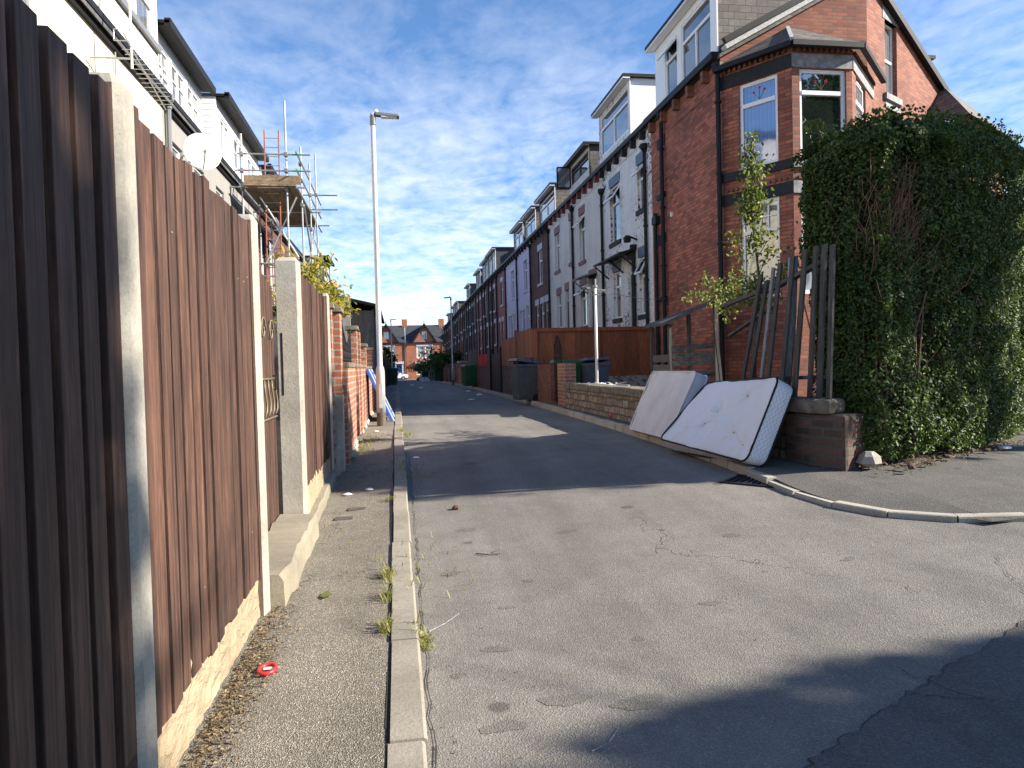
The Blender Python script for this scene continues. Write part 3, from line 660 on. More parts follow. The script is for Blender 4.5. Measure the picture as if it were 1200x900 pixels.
def lhouse(i,y0,y1,label,wallmat,dorm,cheek=False,pipey=None):
    zb=g(-4.5,y0)-.2;EZ=6.86
    t=thing('terraced_house',(-6.5,(y0+y1)/2,zb),label,'house','left-hand terrace of houses')
    b=MB();L=y1-y0
    holes=[(y0+.5,y0+1.4,1.3,3.0),(y0+1.9,y0+2.7,.5,3.0),(y0+.5,y0+1.4,4.3,6.2),(y0+2.3,y0+3.2,4.3,6.2)]
    if i==0: holes=[]
    wall_sheet(b,WL,y0,y1,zb,EZ,holes);b.build('wall',M[wallmat],t,recalc=False)
    for bx in ((-10.9,-4.52,y0+.01,y0+.1),(-10.9,-4.52,y1-.1,y1-.01),(-11,-10.9,y0,y1)): b=MB();b.box(*bx,zb,EZ);b.build('side_wall',M[wallmat],t)
    for k,h in enumerate(holes):
        if k==1:
            d=MB();d.wbox(WL,h[0],h[1],h[2],h[3],-.13,-.08);d.build('door',M['brown_frame'],t)
        else: window(WL,*h,t,gl='glass_net')
        s=MB();s.wbox(WL,h[0]-.08,h[1]+.08,h[2]-.12,h[2],-.1,.06)
        if k!=1:s.build('sill',M['lintel_grey'],t)
    b=MB();b.extr([(-4.35,EZ),(-7.7,EZ+2.3),(-11.2,EZ),(-11.2,EZ-.1),(-7.7,EZ+2.15),(-4.35,EZ-.1)],y0,y1,lambda p,q:(p[0],q,p[1]));b.build('roof',M['slate'],t)
    b=MB();b.extr([(-4.49,EZ-.02),(-4.33,EZ-.02),(-4.33,EZ+.09),(-4.49,EZ+.09)],y0,y1,lambda p,q:(p[0],q,p[1]));b.extr([(-4.49,EZ-.16),(-4.42,EZ-.16),(-4.42,EZ-.06),(-4.49,EZ-.06)],y0,y1,lambda p,q:(p[0],q,p[1]));b.build('gutter',M['black'],t)
    if pipey: pipe(t,-4.42,pipey,zb,EZ-.05,.05,'grey_pipe')
    if dorm:
        a,c,xf,zt,mat,wins,rm=dorm
        b=MB();WD=Wall((xf,0),(0,1),(1,0));wall_sheet(b,WD,a,c,EZ+.05,zt,[w[:4] for w in wins],.1)
        b.add([(xf,a,EZ+.05),(-8,a,EZ+.05),(-8,a,zt),(xf,a,zt)],[(0,1,2,3)]);b.add([(xf,c,EZ+.05),(-8,c,EZ+.05),(-8,c,zt),(xf,c,zt)],[(0,1,2,3)])
        if cheek:
            for k in range(9): b.box(-6,xf+.0,a-.012,a,EZ+.1+k*.15,EZ+.235+k*.15)
        dm=b.build('dormer',M[mat],t,recalc=False)
        b=MB();b.box(-8,xf+.32,a-.05,c+.05,zt,zt+.06);b.box(xf+.22,xf+.34,a-.05,c+.05,zt-.06,zt+.10);b.box(xf+.02,xf+.21,a,c,zt-.03,zt-.002)
        b.build('dormer_roof',M[rm],dm)
        for w in wins: window(WD,*w[:4],dm,d=-.06,gl='glass_net' if len(w)<5 else w[4],style='mullion' if w[1]-w[0]>1 else 'sash',bars=(i==1))
    return t
L0=lhouse(0,9.5,15.5,'cream rendered house with a tall white dormer and aerial, nearest above the left fence','render',(9.6,15.45,-4.5,9.4,'render_white',[(13.0,14.1,7.78,9.1),(14.25,15.2,7.78,9.1)],'black'),pipey=9.9)
s=MB();s.box(-4.48,-4.42,12.8,15.4,7.66,7.77);s.build('sill',M['grey_pipe'],L0)
# aerial on house
b=MB();b.tube([(-4.4,12.15,6.9),(-4.2,12.0,7.6),(-4.0,12.0,7.68),(-3.9,12.05,7.5),(-3.9,12.05,6.05)],.02,6)
b.tube([(-3.9,11.7,6.45),(-3.9,13.7,6.0)],.012,6)
for k in range(13): yy=12.1+k*.12;b.tube([(-4.05,yy,6.45-(yy-11.7)*.225),(-3.72,yy,6.45-(yy-11.7)*.225)],.006,4)
b.tube([(-4.05,11.77,6.35),(-3.75,11.77,6.35),(-3.75,11.77,6.52),(-4.05,11.77,6.52),(-4.05,11.77,6.35)],.008,4);b.tube([(-4.5,12.05,6.2),(-3.9,12.05,6.2)],.015,6);b.build('aerial',M['steel'],L0)
b=MB();b.tube([(-4.46,13.0,6.8),(-4.46,13.0,5.9),(-4.46,13.5,5.2),(-4.46,13.5,3)],.015,5);b.build('cable',M['grey_pipe'],L0)
lhouse(1,15.5,19.35,'house with small-paned white dormer windows under a deep black roof edge, left side','render_shaded',(15.6,19.2,-4.62,8.36,'upvc',[(15.8,16.6,7.0,8.1),(16.75,17.8,7.0,8.1),(17.95,19.0,7.0,8.1)],'black'),pipey=15.7)
lhouse(2,19.35,25.4,'house with a white horizontally clad dormer behind the satellite dish, third on the left','render_shaded',(19.5,25.2,-4.35,8.35,'clad',[(19.9,21.0,7.1,8.0),(21.5,23.0,7.1,8.0),(23.4,24.9,7.1,8.0)],'black'),True)
lhouse(3,25.4,31.2,'house with a white dormer directly behind the scaffolding on the left','brick_dark',(26,30.6,-4.4,8.35,'clad',[(26.4,28,7.1,8.0),(28.4,30,7.1,8.0)],'black'))
for k in range(6):
    y0=31.2+k*5.6
    if k==3: lhouse(9,y0,y0+5.6,'house with a slate cheeked dormer showing beyond the scaffolding, left-hand row','brick_dark',(y0+.4,y0+4.8,-4.5,8.7,'slate',[(y0+.8,y0+2.4,7.3,8.4),(y0+2.8,y0+4.4,7.3,8.4)],'black'))
    else: lhouse(4+k,y0,y0+5.6,'dark brick house in the left-hand row, mostly hidden beyond the scaffolding','brick_dark',None)
# satellite dish
d=thing('satellite_dish',(-4.05,16.5,6.1),'pale round satellite dish poking up above the left board fence','satellite dish')
b=MB();n=28;vs=[(0,0,0)];fs=[]
for r in range(1,7):
    for j in range(n): rr=.38*r/6;vs.append((rr*math.cos(2*math.pi*j/n),rr*1.08*math.sin(2*math.pi*j/n),.09*(r/6)**2))
for j in range(n): fs.append((0,1+j,1+(j+1)%n))
for r in range(5):
    for j in range(n): fs.append((1+r*n+j,1+(r+1)*n+j,1+(r+1)*n+(j+1)%n,1+r*n+(j+1)%n))
rot=Vector((-.38,.90,-.14)).normalized().to_track_quat('-Z','Y')
C=Vector((-3.98,16.4,6.02));b.add([C+rot@Vector(v) for v in vs],fs)
o=b.build('reflector',M['dish'],d,smooth=True,recalc=False);md=o.modifiers.new('s','SOLIDIFY');md.thickness=.012
b=MB();lo=C+rot@Vector((.0,-.38,.09));tip=C+rot@Vector((0,-.12,.42))
b.tube([lo,tip],.014,6);b.tube([tip,tip+rot@Vector((0,.02,-.1))],.03,8);b.build('receiver_arm',M['grey_pipe'],d)
b=MB();b.tube([C+rot@Vector((0,0,-.01)),C+rot@Vector((0,0,-.12)),(-4.48,16.9,6.1)],.022,6);b.build('bracket',M['steel'],d)
# ================================================================ scaffold
sf=thing('scaffold_tower',(-3.6,23.5,.3),'tube and board scaffolding with a plank platform at eaves height, left side','scaffolding')
zg=.3
def tubes(name,lst,mat,r=.027):
    b=MB()
    for p,q in lst: b.tube([p,q],r,7)
    return b.build(name,M[mat],sf)
for (x,y,zt) in ((-4.16,21.5,8.05),(-2.95,21.5,9.0),(-2.68,22.6,8.05),(-2.62,26.2,8.9),(-4.15,26.2,7.6),(-2.62,24.3,8.0),(-4.15,24,7.5),(-2.95,27.6,7.9)):
    tubes('standard',[((x,y,zg),(x,y,zt))],'steel')
for z,y,x0,x1 in ((7.48,21.46,-4.75,-2.28),(7.02,21.46,-4.75,-2.28),(6.55,21.46,-4.5,-2.45),(7.45,26.2,-4.4,-1.9),(6.95,26.2,-4.4,-1.9),(6.4,26.24,-4.4,-2.2),(4.4,21.46,-4.4,-2.4),(6.45,24.3,-4.4,-2.3),(4.4,24.3,-4.4,-2.4)):
    b=MB();b.tube([(x0,y,z),(x1-.5,y,z)],.026,7);b.tube([(x1-.5,y,z),(x1-.25,y,z)],.0265,7,1);b.tube([(x1-.25,y,z),(x1,y,z)],.026,7);b.tube([(x0+.5,y,z),(x0+.75,y,z)],.0268,7,2);b.build('ledger',[M['steel'],M['greenpaint'],M['rust']],sf)
tubes('ledger',[((-2.64,21.2,7.5),(-2.64,28,7.5)),((-2.64,21.2,7.0),(-2.64,28,7.0)),((-2.64,21.2,6.5),(-2.64,28,6.5)),((-4.18,21.2,6.5),(-4.18,28,6.5)),((-2.64,21.2,4.4),(-2.64,28,4.4))],'steel')
tubes('brace',[((-3.3,21.5,5.7),(-2.75,22.0,4.6)),((-2.7,21.55,6.3),(-3.6,21.55,4.4)),((-3.7,21.6,6.3),(-2.7,21.6,4.6)),((-2.62,22.6,4.0),(-2.62,26,6.6)),((-2.62,26,3.6),(-2.62,22.6,6.3))],'steel')
tubes('brace',[((-2.55,24.5,5.6),(-1.55,25.5,2.6))],'steel')
b=MB();random.seed(6)
for k in range(6): xx=-4.1+k*.24;b.box(xx,xx+.225,21.3,27.4,6.56,6.6)
b.build('platform_board',M['board'],sf)
b=MB();b.box(-4.1,-2.55,21.36,21.40,6.62,6.86);b.build('toe_board',M['board'],sf)
b=MB()
for p in ((-2.95,21.48,7.48),(-2.95,21.48,7.02),(-4.16,21.48,7.48),(-4.16,21.48,7.02),(-2.68,22.5,7.5),(-2.62,26.2,7.45),(-2.62,24.3,6.5),(-2.62,24.3,5.9),(-2.95,21.48,6.5),(-4.16,21.48,6.5),(-2.62,24.3,7.0),(-2.68,22.6,6.3)):
    b.box(p[0]-.05,p[0]+.05,p[1]-.07,p[1]+.05,p[2]-.06,p[2]+.06)
b.build('coupler',M['grey_pipe'],sf,bevel=.015)
ld=thing('ladder',(-3.4,21.9,4.3),'rusty red steel ladder rising through the scaffold platform','ladder')
b=MB();b.tube([(-3.62,21.8,3.6),(-3.62,22.1,8.35)],.02,6);b.tube([(-3.22,21.8,3.6),(-3.22,22.1,8.35)],.02,6);b.build('stile',M['rust'],ld)
b=MB()
for k in range(17): z=3.8+k*.27;y=21.8+(z-3.6)*.063;b.tube([(-3.62,y,z),(-3.22,y,z)],.012,5)
b.build('rung',M['steel'],ld)
# ================================================================ right terrace
WR=Wall((7,0),(0,1),(-1,0))
def sill_l(par,W,h,lm='lintel',sm='lintel',lh=.3,ext=.08):
    b=MB();b.wbox(W,h[0]-ext,h[1]+ext,h[3],h[3]+lh,-.08,.012)
    if lm:b.build('lintel',M[lm],par)
    b=MB();b.wbox(W,h[0]-ext,h[1]+ext,h[2]-.13,h[2],-.08,.05)
    if sm:b.build('sill',M[sm],par)
def dormer(t,y0,y1,z1,mat,cheek,wins,roofmat='black',zb=7.9,fr='upvc',xf=7.0,gl='glass',depth=3.2,trim='upvc'):
    b=MB();W=Wall((xf,0),(0,1),(-1,0));wall_sheet(b,W,y0,y1,zb,z1,[w[:4] for w in wins],.1)
    d=b.build('dormer',M[mat],t,recalc=False)
    b=MB();b.add([(xf+.002,y0-.003,zb-.1),(xf+depth,y0-.003,zb-.1),(xf+depth,y0-.003,z1),(xf+.002,y0-.003,z1)],[(0,1,2,3)]);b.build('cheek',M[cheek],d,recalc=False);b=MB();b.add([(xf,y1,zb-.1),(xf+depth,y1,zb-.1),(xf+depth,y1,z1),(xf,y1,z1)],[(0,1,2,3)])
    b.build('cheek',M[cheek],d,recalc=False)
    b=MB();b.box(xf-.24,xf+depth,y0-.12,y1+.12,z1,z1+.09);b.build('dormer_roof',M[roofmat],d)
    b=MB();b.box(xf-.235,xf-.02,y0-.11,y1+.11,z1-.045,z1-.002);b.box(xf-.02,xf+.01,y0-.06,y0-.005,zb,z1-.045);b.build('fascia',M[trim],d)
    for w in wins:
        window(W,*w[:4],d,fr=fr,gl=gl,d=-.05,style=w[4] if len(w)>4 else 'mullion',opened=w[5] if len(w)>5 else None)
    return d
def rhouse(i,y0,y1,label,mat,ups,lows,doors,lm='lintel',sm='lintel',pipes=(),group='right-hand terrace of houses',door='black',gl='glass',extra=None,fr='upvc',eave=7.83,ridge=True):
    dz=-.7*ss(55,115,y0);zb=g(7,y0)-.3;EZ=eave+dz
    t=thing('terraced_house',(10,(y0+y1)/2,zb),label,'house',group)
    ups=[tuple(u[:2])+(u[2]+dz,u[3]+dz)+tuple(u[4:]) for u in ups];lows=[tuple(u[:2])+(u[2]+dz,u[3]+dz)+tuple(u[4:]) for u in lows]
    doors=[(u[0],u[1],u[2]+dz,u[3]+dz) for u in doors]
    b=MB();wall_sheet(b,WR,y0,y1,zb,EZ,[u[:4] for u in ups+lows+doors])
    b.build('wall',M[mat],t,recalc=False);b=MB();b.box(13.4,13.5,y0,y1,zb,EZ);b.build('rear_wall',M[mat],t)
    for u in ups+lows:
        st=u[4] if len(u)>4 else 'transom';op=u[5] if len(u)>5 else None
        window(WR,*u[:4],t,fr=fr,gl=gl if random.random()<.7 else 'glass_net',style=st,opened=op);sill_l(t,WR,u,lm,sm)
    for u in doors:
        b=MB();b.wbox(WR,u[0],u[1],u[2],u[3]-.45,-.13,-.08);dd=b.build('door',M[door],t)
        b=MB();b.wbox(WR,u[0]+.05,u[1]-.05,u[3]-.4,u[3]-.05,-.11,-.10);b.build('fanlight',M['glass'],t)
        b=MB();b.wbox(WR,u[0],u[1],u[3]-.45,u[3]-.4,-.13,-.06);b.wbox(WR,u[0],u[0]+.05,u[2],u[3],-.12,-.05);b.wbox(WR,u[1]-.05,u[1],u[2],u[3],-.12,-.05);b.build('door_frame',M['upvc_dull'],t);sill_l(t,WR,u,lm,None)
    b=MB();b.extr([(6.92,EZ),(10.4,EZ+1.95),(13.7,EZ),(13.7,EZ-.1),(10.4,EZ+1.8),(6.92,EZ-.1)],y0,y1,lambda p,q:(p[0],q,p[1]));b.build('roof',M['slate'],t)
    b=MB();b.extr([(6.80,EZ-.07),(6.99,EZ-.07),(6.99,EZ+.06),(6.80,EZ+.06)],y0,y1-.004,lambda p,q:(p[0],q,p[1]));b.build('gutter',M['black'],t)
    yy=y0+.4
    while yy<y1-.1: b=MB();b.box(6.84,6.995,yy,yy+.11,EZ-.30,EZ-.075);yy+=.82;b.build('corbel',M[lm] if lm in('maroon',) else M['lintel'],t)
    b=MB();b.wbox(WR,y0,y1,EZ-.36,EZ-.31,-.05,.02);b.build('string_course',M[mat],t)
    if i%2==0:
        b=MB();b.box(10.1,10.75,y1-.5,y1+.4,EZ+1.5,EZ+2.75);ch=b.build('chimney',M['brick_dark'],t)
        b=MB()
        for q in range(3): b.lathe((10.25+q*.18,y1-.05,EZ+2.75),[(.09,0),(.075,.3)],8)
        b.build('chimney_pot',M['brick_wall'],ch)
    for (yy,z1_,bd) in pipes: pipe(t,6.93,yy,zb,z1_+dz,.05,'black',bend=bd)
    return t
random.seed(31)
# corner house: polygon plan with a folded gable
A=(7,14.75);AP=(10.45,14.75);E_=(14.3,17.1)
hc=thing('corner_house',(9.5,16.8,.2),'red brick corner house with a canted two storey bay, tall white dormer and slate cheek','house')
zb=.0;EZ=7.83
b=MB();ups=[(18.16,18.45,5.75,6.95)];lows=[(18.2,18.5,3.05,4.42)]
wall_sheet(b,WR,14.75,19.05,zb,EZ,ups+lows)
b.build('street_wall',M['brick'],hc,recalc=False)
for u in ups+lows: window(WR,*u,hc,gl='glass_net');sill_l(hc,WR,u,lh=.28,ext=.14)
b=MB()
RZ=EZ+1.95
def gab(P,Q,z0,zp,zq,holes):
    L=math.hypot(Q[0]-P[0],Q[1]-P[1]);u=((Q[0]-P[0])/L,(Q[1]-P[1])/L);return Wall(P,u,(u[1],-u[0])),L
WG,LG=gab(AP,E_,0,0,0,None)
WF=Wall(A,(1,0),(0,-1))
wall_sheet(b,WF,0,AP[0]-A[0],zb,EZ,[]);b.add([(A[0],A[1],EZ),(AP[0],A[1],EZ),(AP[0],A[1],RZ)],[(0,1,2)])
gh=[(.92,1.58,7.35,9.05),(1.02,1.6,5.7,7.05)]
# right part of the gable: sheet with two openings, upper edge cut to the roof slope
us=[0,.92,1.02,1.58,1.6,LG]
def ztop(u): return RZ-(RZ-8.15)*u/LG
for a,c in zip(us,us[1:]):
    um=(a+c)/2;hs=sorted([h for h in gh if h[0]<um<h[1]],key=lambda h:h[2]);z=zb
    for h in hs:
        b.add([WG.pt(a,z),WG.pt(c,z),WG.pt(c,h[2]),WG.pt(a,h[2])],[(0,1,2,3)]);z=h[3]
    b.add([WG.pt(a,z),WG.pt(c,z),WG.pt(c,ztop(c)),WG.pt(a,ztop(a))],[(0,1,2,3)])
for h in gh:
    for p,q in (((h[0],h[2]),(h[0],h[3])),((h[0],h[3]),(h[1],h[3])),((h[1],h[3]),(h[1],h[2])),((h[1],h[2]),(h[0],h[2]))):
        b.add([WG.pt(*p),WG.pt(*q),WG.pt(*q,-.16),WG.pt(*p,-.16)],[(0,1,2,3)])
b.build('gable_wall',M['brick_sunlit'],hc,recalc=False)
b=MB();b.add([(14.3,17.1,zb),(14.3,19.0,zb),(14.3,19.0,8.1),(14.3,17.1,8.1)],[(0,1,2,3)]);b.build('rear_wall',M['brick'],hc,recalc=False)
for h in gh:
    window(WG,*h,hc,d=-.13,style='sash',gl='glass_net');b=MB();b.wbox(WG,h[0]-.12,h[1]+.12,h[3],h[3]+.26,-.1,.014);b.build('lintel',M['lintel_grey'],hc);b=MB();b.wbox(WG,h[0]-.1,h[1]+.1,h[2]-.14,h[2],-.1,.08);b.build('sill',M['lintel_grey'],hc)
# roof of corner house, verge trims
b=MB();b.add([(6.92,14.6,EZ),(10.45,14.6,RZ+.02),(10.45,19.05,RZ+.02),(6.92,19.05,EZ),(6.92,14.6,EZ-.09),(10.45,14.6,RZ-.07),(10.45,19.05,RZ-.07),(6.92,19.05,EZ-.09)],[(0,1,2,3),(7,6,5,4),(0,4,5,1),(3,2,6,7),(0,3,7,4)])
e2=WG.pt(LG+.25,8.02,.15);b.add([(10.45,14.6,RZ+.02),e2,(14.6,19.05,8.02),(10.45,19.05,RZ+.02)],[(0,1,2,3)])
b.build('roof',M['slate_tan'],hc,recalc=False)
b=MB();q1=WG.pt(-.02,RZ-.02,.10);q2=WG.pt(LG+.3,8.0,.10);b.beam(q1,q2,.10,.16);b.build('verge_board',M['black'],hc)
b=MB();b.beam((7.02,14.60,EZ+.10),(10.45,14.60,RZ+.06),.20,.10);b.build('verge_flashing',M['lead'],hc)
b=MB();b.beam((6.95,14.45,EZ+.19),(10.45,14.5,RZ+.17),.10,.12);b.build('verge_board',M['black'],hc)
b=MB();b.extr([(6.78,EZ-.08),(6.99,EZ-.08),(6.99,EZ+.07),(6.78,EZ+.07)],14.7,19.05,lambda p,q:(p[0],q,p[1]));b.build('gutter',M['black'],hc)
for k in range(5): b=MB();b.box(6.84,6.995,15.3+k*.85,15.42+k*.85,EZ-.34,EZ-.09);b.build('corbel',M['brick_wall'],hc)
b=MB();b.wbox(WR,14.8,19.05,EZ-.62,EZ-.57,-.05,.02);b.build('string_course',M['brick'],hc)
pipe(hc,6.90,18.02,.2,7.6,.055);pipe(hc,6.90,14.68,.2,7.45,.055)
b=MB();b.tube([(6.92,18.62,.3),(6.92,18.62,5.3)],.05,8);b.box(6.86,6.99,18.45,18.75,5.0,5.2);b.build('soil_pipe',M['black'],hc)
b=MB();b.box(6.95,6.999,17.55,17.63,5.0,5.12);b.build('vent',M['white'],hc)
dormer(hc,14.9,18.62,9.62,'clad','slate_tan',[(15.2,16.85,7.98,9.42,'two'),(17.12,17.9,8.05,9.35,'transom',.7)],roofmat='black',zb=7.91)
# lower roof of the far-side bay peeping behind the gable
b=MB();p=[WG.pt(3.1,7.0,.0),WG.pt(6.0,7.0,.0),WG.pt(6.2,7.0,1.1),WG.pt(2.9,7.0,1.1)];top=WG.pt(4.4,8.35,0)
b.add([*p,top],[(0,3,4),(3,2,4),(2,1,4)]);b.build('bay_roof',M['slate_tan'],hc,recalc=False)
b=MB();b.prism([WG.pt(3.2,0,.0)[:2],WG.pt(5.9,0,.0)[:2],WG.pt(5.9,0,.95)[:2],WG.pt(3.2,0,.95)[:2]],.1,7.0);b.build('bay_wall',M['brick_sunlit'],hc)
b=MB();b.box(13.55,14.2,17.7,19.0,7.9,9.25);dd=b.build('dormer',M['clad'],hc);b=MB();b.box(13.5,14.45,17.55,19.0,9.25,9.34);b.build('dormer_roof',M['black'],dd)
# the canted bay
Bp=(7.87,13.42);Cp=(9.17,13.42);Dp=(10.75,14.98)
bay_t=8.30
def WW(P,Q):
    L=math.hypot(Q[0]-P[0],Q[1]-P[1]);u=((Q[0]-P[0])/L,(Q[1]-P[1])/L);return Wall(P,u,(u[1],-u[0])),L
faces=[(A,Bp,(.42,1.28),'glass_blue'),(Bp,Cp,(.16,1.17),'glass_clear'),(Cp,Dp,(.35,1.35),'glass_net')]
b=MB();bg_=MB();TOP=7.5
for (P,Q,(a,c),gl) in faces:
    W,L=WW(P,Q);hs=[(a,c,5.30,7.08),(a,c,2.62,4.62)]
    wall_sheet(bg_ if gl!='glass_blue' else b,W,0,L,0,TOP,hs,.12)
    for k,h in enumerate(hs):
        wn=window(W,*h,hc,d=-.08,style='none' ,gl=gl if k==0 else 'glass_net',fw=.07)
        mb=MB();zt=6.62 if k==0 else 3.98;mb.wbox(W,a+.07,c-.07,zt-.04,zt+.04,-.11,-.035)
        if k==0: mb.wbox(W,a+.25,c-.3,7.035,7.06,-.05,-.03)
        if k==1 and gl=='glass_blue':
            for q in (1,2,3): uu=a+.1+(c-a-.2)*q/4;mb.wbox(W,uu-.012,uu+.012,zt+.04,h[3]-.07,-.1,-.05)
            mb.wbox(W,a+.07,c-.07,4.26,4.285,-.1,-.052)
        mb.build('transom',M['upvc'],hc)
        if k==0 and gl!='glass_net':   # little stained flower in the top light
            fm=MB();cx=(a+c)/2
            for (dx,dz) in ((-.13,.02),(0,.09),(.11,.03)):
                for q in range(5):
                    an=q*1.257;fm.add([W.pt(cx+dx+.012*math.cos(an)+.018*math.cos(t),6.84+dz+.012*math.sin(an)+.018*math.sin(t),-.074) for t in frange(0,5.2,5)],[(0,1,2,3,4,5)],0)
                fm.add([W.pt(cx+dx-.004,6.84+dz-.01,-.075),W.pt(cx+dx+.004,6.84+dz-.01,-.075),W.pt(cx+.004,6.70,-.075),W.pt(cx-.004,6.70,-.075)],[(0,1,2,3)],1)
            fm.build('flower_decal',[M['redp'],M['leaf_young']],hc,recalc=False)
b.build('bay_wall',M['brick'],hc,recalc=False);bg_.build('bay_wall',M['brick_sunlit'],hc,recalc=False)
def band(z0,z1,out,mats,name='stone_band'):
    for idx,((P,Q,_,gl),mt) in enumerate(zip(faces,mats)):
        W,L=WW(P,Q);b=MB();b.wbox(W,-.02 if idx else .0,L+.02 if idx<2 else L,z0,z1,-.1,out);b.build(name,M[mt],hc)
band(7.09,7.36,.03,('lintel','lintel_grey','lintel_grey'));band(5.12,5.30,.06,('lintel','lintel_grey','lintel_grey'));band(4.62,4.86,.03,('lintel','lintel_grey','lintel_grey'))
b=MB()
for P,Q,_,gl in faces:
    W,L=WW(P,Q);k=.1
    while k<L-.05: b.wbox(W,k,k+.05,4.90,4.96,-.05,.045);b.wbox(W,k,k+.05,7.40,7.47,-.05,.06);k+=.12
b.build('dentil',M['brick_wall'],hc)
def offp(o):  # outline pushed out by o
    pts=[A,Bp,Cp,Dp];res=[]
    for i,p in enumerate(pts):
        ns=[]
        if i>0: ns.append(WW(pts[i-1],p)[0].n)
        if i<3: ns.append(WW(p,pts[i+1])[0].n)
        n=Vector((sum(a[0] for a in ns),sum(a[1] for a in ns))).normalized();c=n.dot(Vector(ns[0]));res.append((p[0]+n.x*o/c,p[1]+n.y*o/c))
    return res
o1=offp(.24);o1[0]=(6.80,14.6);b=MB();apx=(8.45,14.55,8.42);ap2=(10.1,14.60,8.15)
b.add([(x,y,7.52) for x,y in o1]+[apx,ap2],[(0,1,4),(1,2,4),(2,5,4),(2,3,5)])
b.build('bay_roof',M['slate_tan'],hc,recalc=False)
b=MB();oz=7.55
for i in range(4):
    q=o1[i];b.beam((q[0],q[1],oz),apx if i<2 else ap2,.07,.04) if i in(1,2) else None
b.build('hip_tile',M['lead'],hc)
b=MB();g1=offp(.22);g2=offp(.10);g1[0]=(6.8,14.65)
for i in range(3): b.beam((*g1[i],7.47),(*g1[i+1],7.47),.11,.10)
b.build('gutter',M['black'],hc)
# second house and onwards
h2=rhouse(2,19.05,23.75,'white painted brick house with peeling paint and blue lintels, next to the corner house','white_peel',
 [(19.66,20.24,5.7,7.0,'transom',.75),(21.92,22.95,5.2,7.0,'transom',.6)],[(22.0,22.75,2.75,4.25),(19.66,20.22,2.7,4.35,'transom',.5)],[(20.7,21.25,1.9,4.45)],lm='lintel_blue',sm='lintel',pipes=((19.42,7.2,(-.0,.3)),(20.5,4.6,None),(23.72,7.0,(.1,-.3))))
dormer(h2,20.75,24.05,9.72,'white_peel','clad',[(20.95,23.85,8.25,9.55,'two')],zb=7.91)
b=MB();b.hexa([(6.99,20.4,4.62),(6.45,20.4,4.5),(6.45,23.2,4.5),(6.99,23.2,4.62),(6.99,20.4,4.68),(6.45,20.4,4.55),(6.45,23.2,4.55),(6.99,23.2,4.68)])
for yy in (20.45,21.6,23.15): b.beam((6.5,yy,4.5),(6.97,yy,4.1),.04,.04)
b.build('door_canopy',M['black'],h2)
b=MB();b.tube([(6.97,20.3,4.9),(6.7,20.3,5.0)],.03,6);b.lathe((6.68,20.3,4.82),[(.1,0),(.12,.12),(.04,.2)],10);b.build('wall_light',M['black'],h2)
h3=rhouse(3,23.75,28.0,'cream painted brick house with maroon lintels and a brown dormer whose casement hangs open','cream',
 [(26.2,27.0,5.2,6.95,'transom',.7)],[(26.15,27.05,2.75,4.3,'transom',.8)],[(24.8,25.7,1.9,4.42)],lm='maroon',sm='maroon',pipes=((27.85,7.3,(-.05,-.2)),))
dm=dormer(h3,25.35,28.4,9.15,'cream','slate',[(25.5,28.1,8.35,9.0,'two')],zb=7.91,fr='brown_frame',trim='brown_frame')
b=MB();W=Wall((7,0),(0,1),(-1,0));q=[(6.98,28.15,8.3),(6.45,28.15,8.3),(6.45,28.15,9.1),(6.98,28.15,9.1)]
for i in range(4): b.beam(q[i],q[(i+1)%4],.05,.05,up=(0,1,0))
b.build('open_casement',M['black'],dm);b=MB();b.add(q,[(0,1,2,3)]);b.build('casement_pane',M['glass_net'],dm,recalc=False)
b=MB();b.hexa([(6.99,24.6,4.5),(6.4,24.6,4.35),(6.4,26,4.35),(6.99,26,4.5),(6.99,24.6,4.55),(6.4,24.6,4.4),(6.4,26,4.4),(6.99,26,4.55)]);b.beam((6.45,24.7,4.36),(6.98,24.7,3.9),.04,.04);b.beam((6.45,25.9,4.36),(6.98,25.9,3.9),.04,.04);b.build('door_canopy',M['lintel_grey'],h3)
h4=rhouse(4,28.0,32.6,'cream painted brick house with maroon lintels and a stone slate dormer cheek','cream',
 [(28.2,28.62,5.4,7.1),(30.4,31.3,5.4,7.0)],[(30.3,31.15,2.9,4.35)],[(28.95,29.55,1.9,4.4)],lm='maroon',sm='maroon',pipes=((32.4,7.3,(-.1,-.2)),),gl='glass')
dormer(h4,31.1,34.6,9.15,'black','slate_tan',[(31.3,34.4,8.1,9.0,'two')],zb=7.91)
h5=rhouse(5,32.6,37.1,'dark red brick house with pale stone lintels between the cream and the lilac houses','brick_dark',
 [(34.2,35.2,5.3,6.9)],[(34.0,34.8,2.8,4.3),(35.3,36.1,2.8,4.3)],[(33.0,33.7,1.9,4.3)],lm='pale',sm='pale',pipes=((37.0,7.4,None),))
dormer(h5,35.6,38.6,9.15,'slate','slate_tan',[(35.8,38.4,8.1,9.0,'two')],zb=7.91)
h6=rhouse(6,37.1,41.4,'lilac rendered house nearer the camera, beside the dark brick one','lilac',[(38.3,39.3,5.4,7.0)],[(38.0,38.8,2.9,4.5),(40.2,40.9,2.9,4.4)],[(39.3,39.9,1.9,4.4)],lm='pale',sm='pale',pipes=((41.3,7.4,None),))
dormer(h6,39.2,42.4,9.15,'slate','slate',[(39.4,42.1,8.1,9.0,'two')],zb=7.91)
h7=rhouse(7,41.4,45.8,'lilac rendered house farther along, beside the painted red house','lilac',[(42.6,43.7,5.4,7.0)],[(42.4,43.2,2.9,4.4),(44.4,45.1,2.9,4.4)],[(43.6,44.2,1.9,4.4)],lm='pale',sm='pale',pipes=((45.7,7.4,None),))
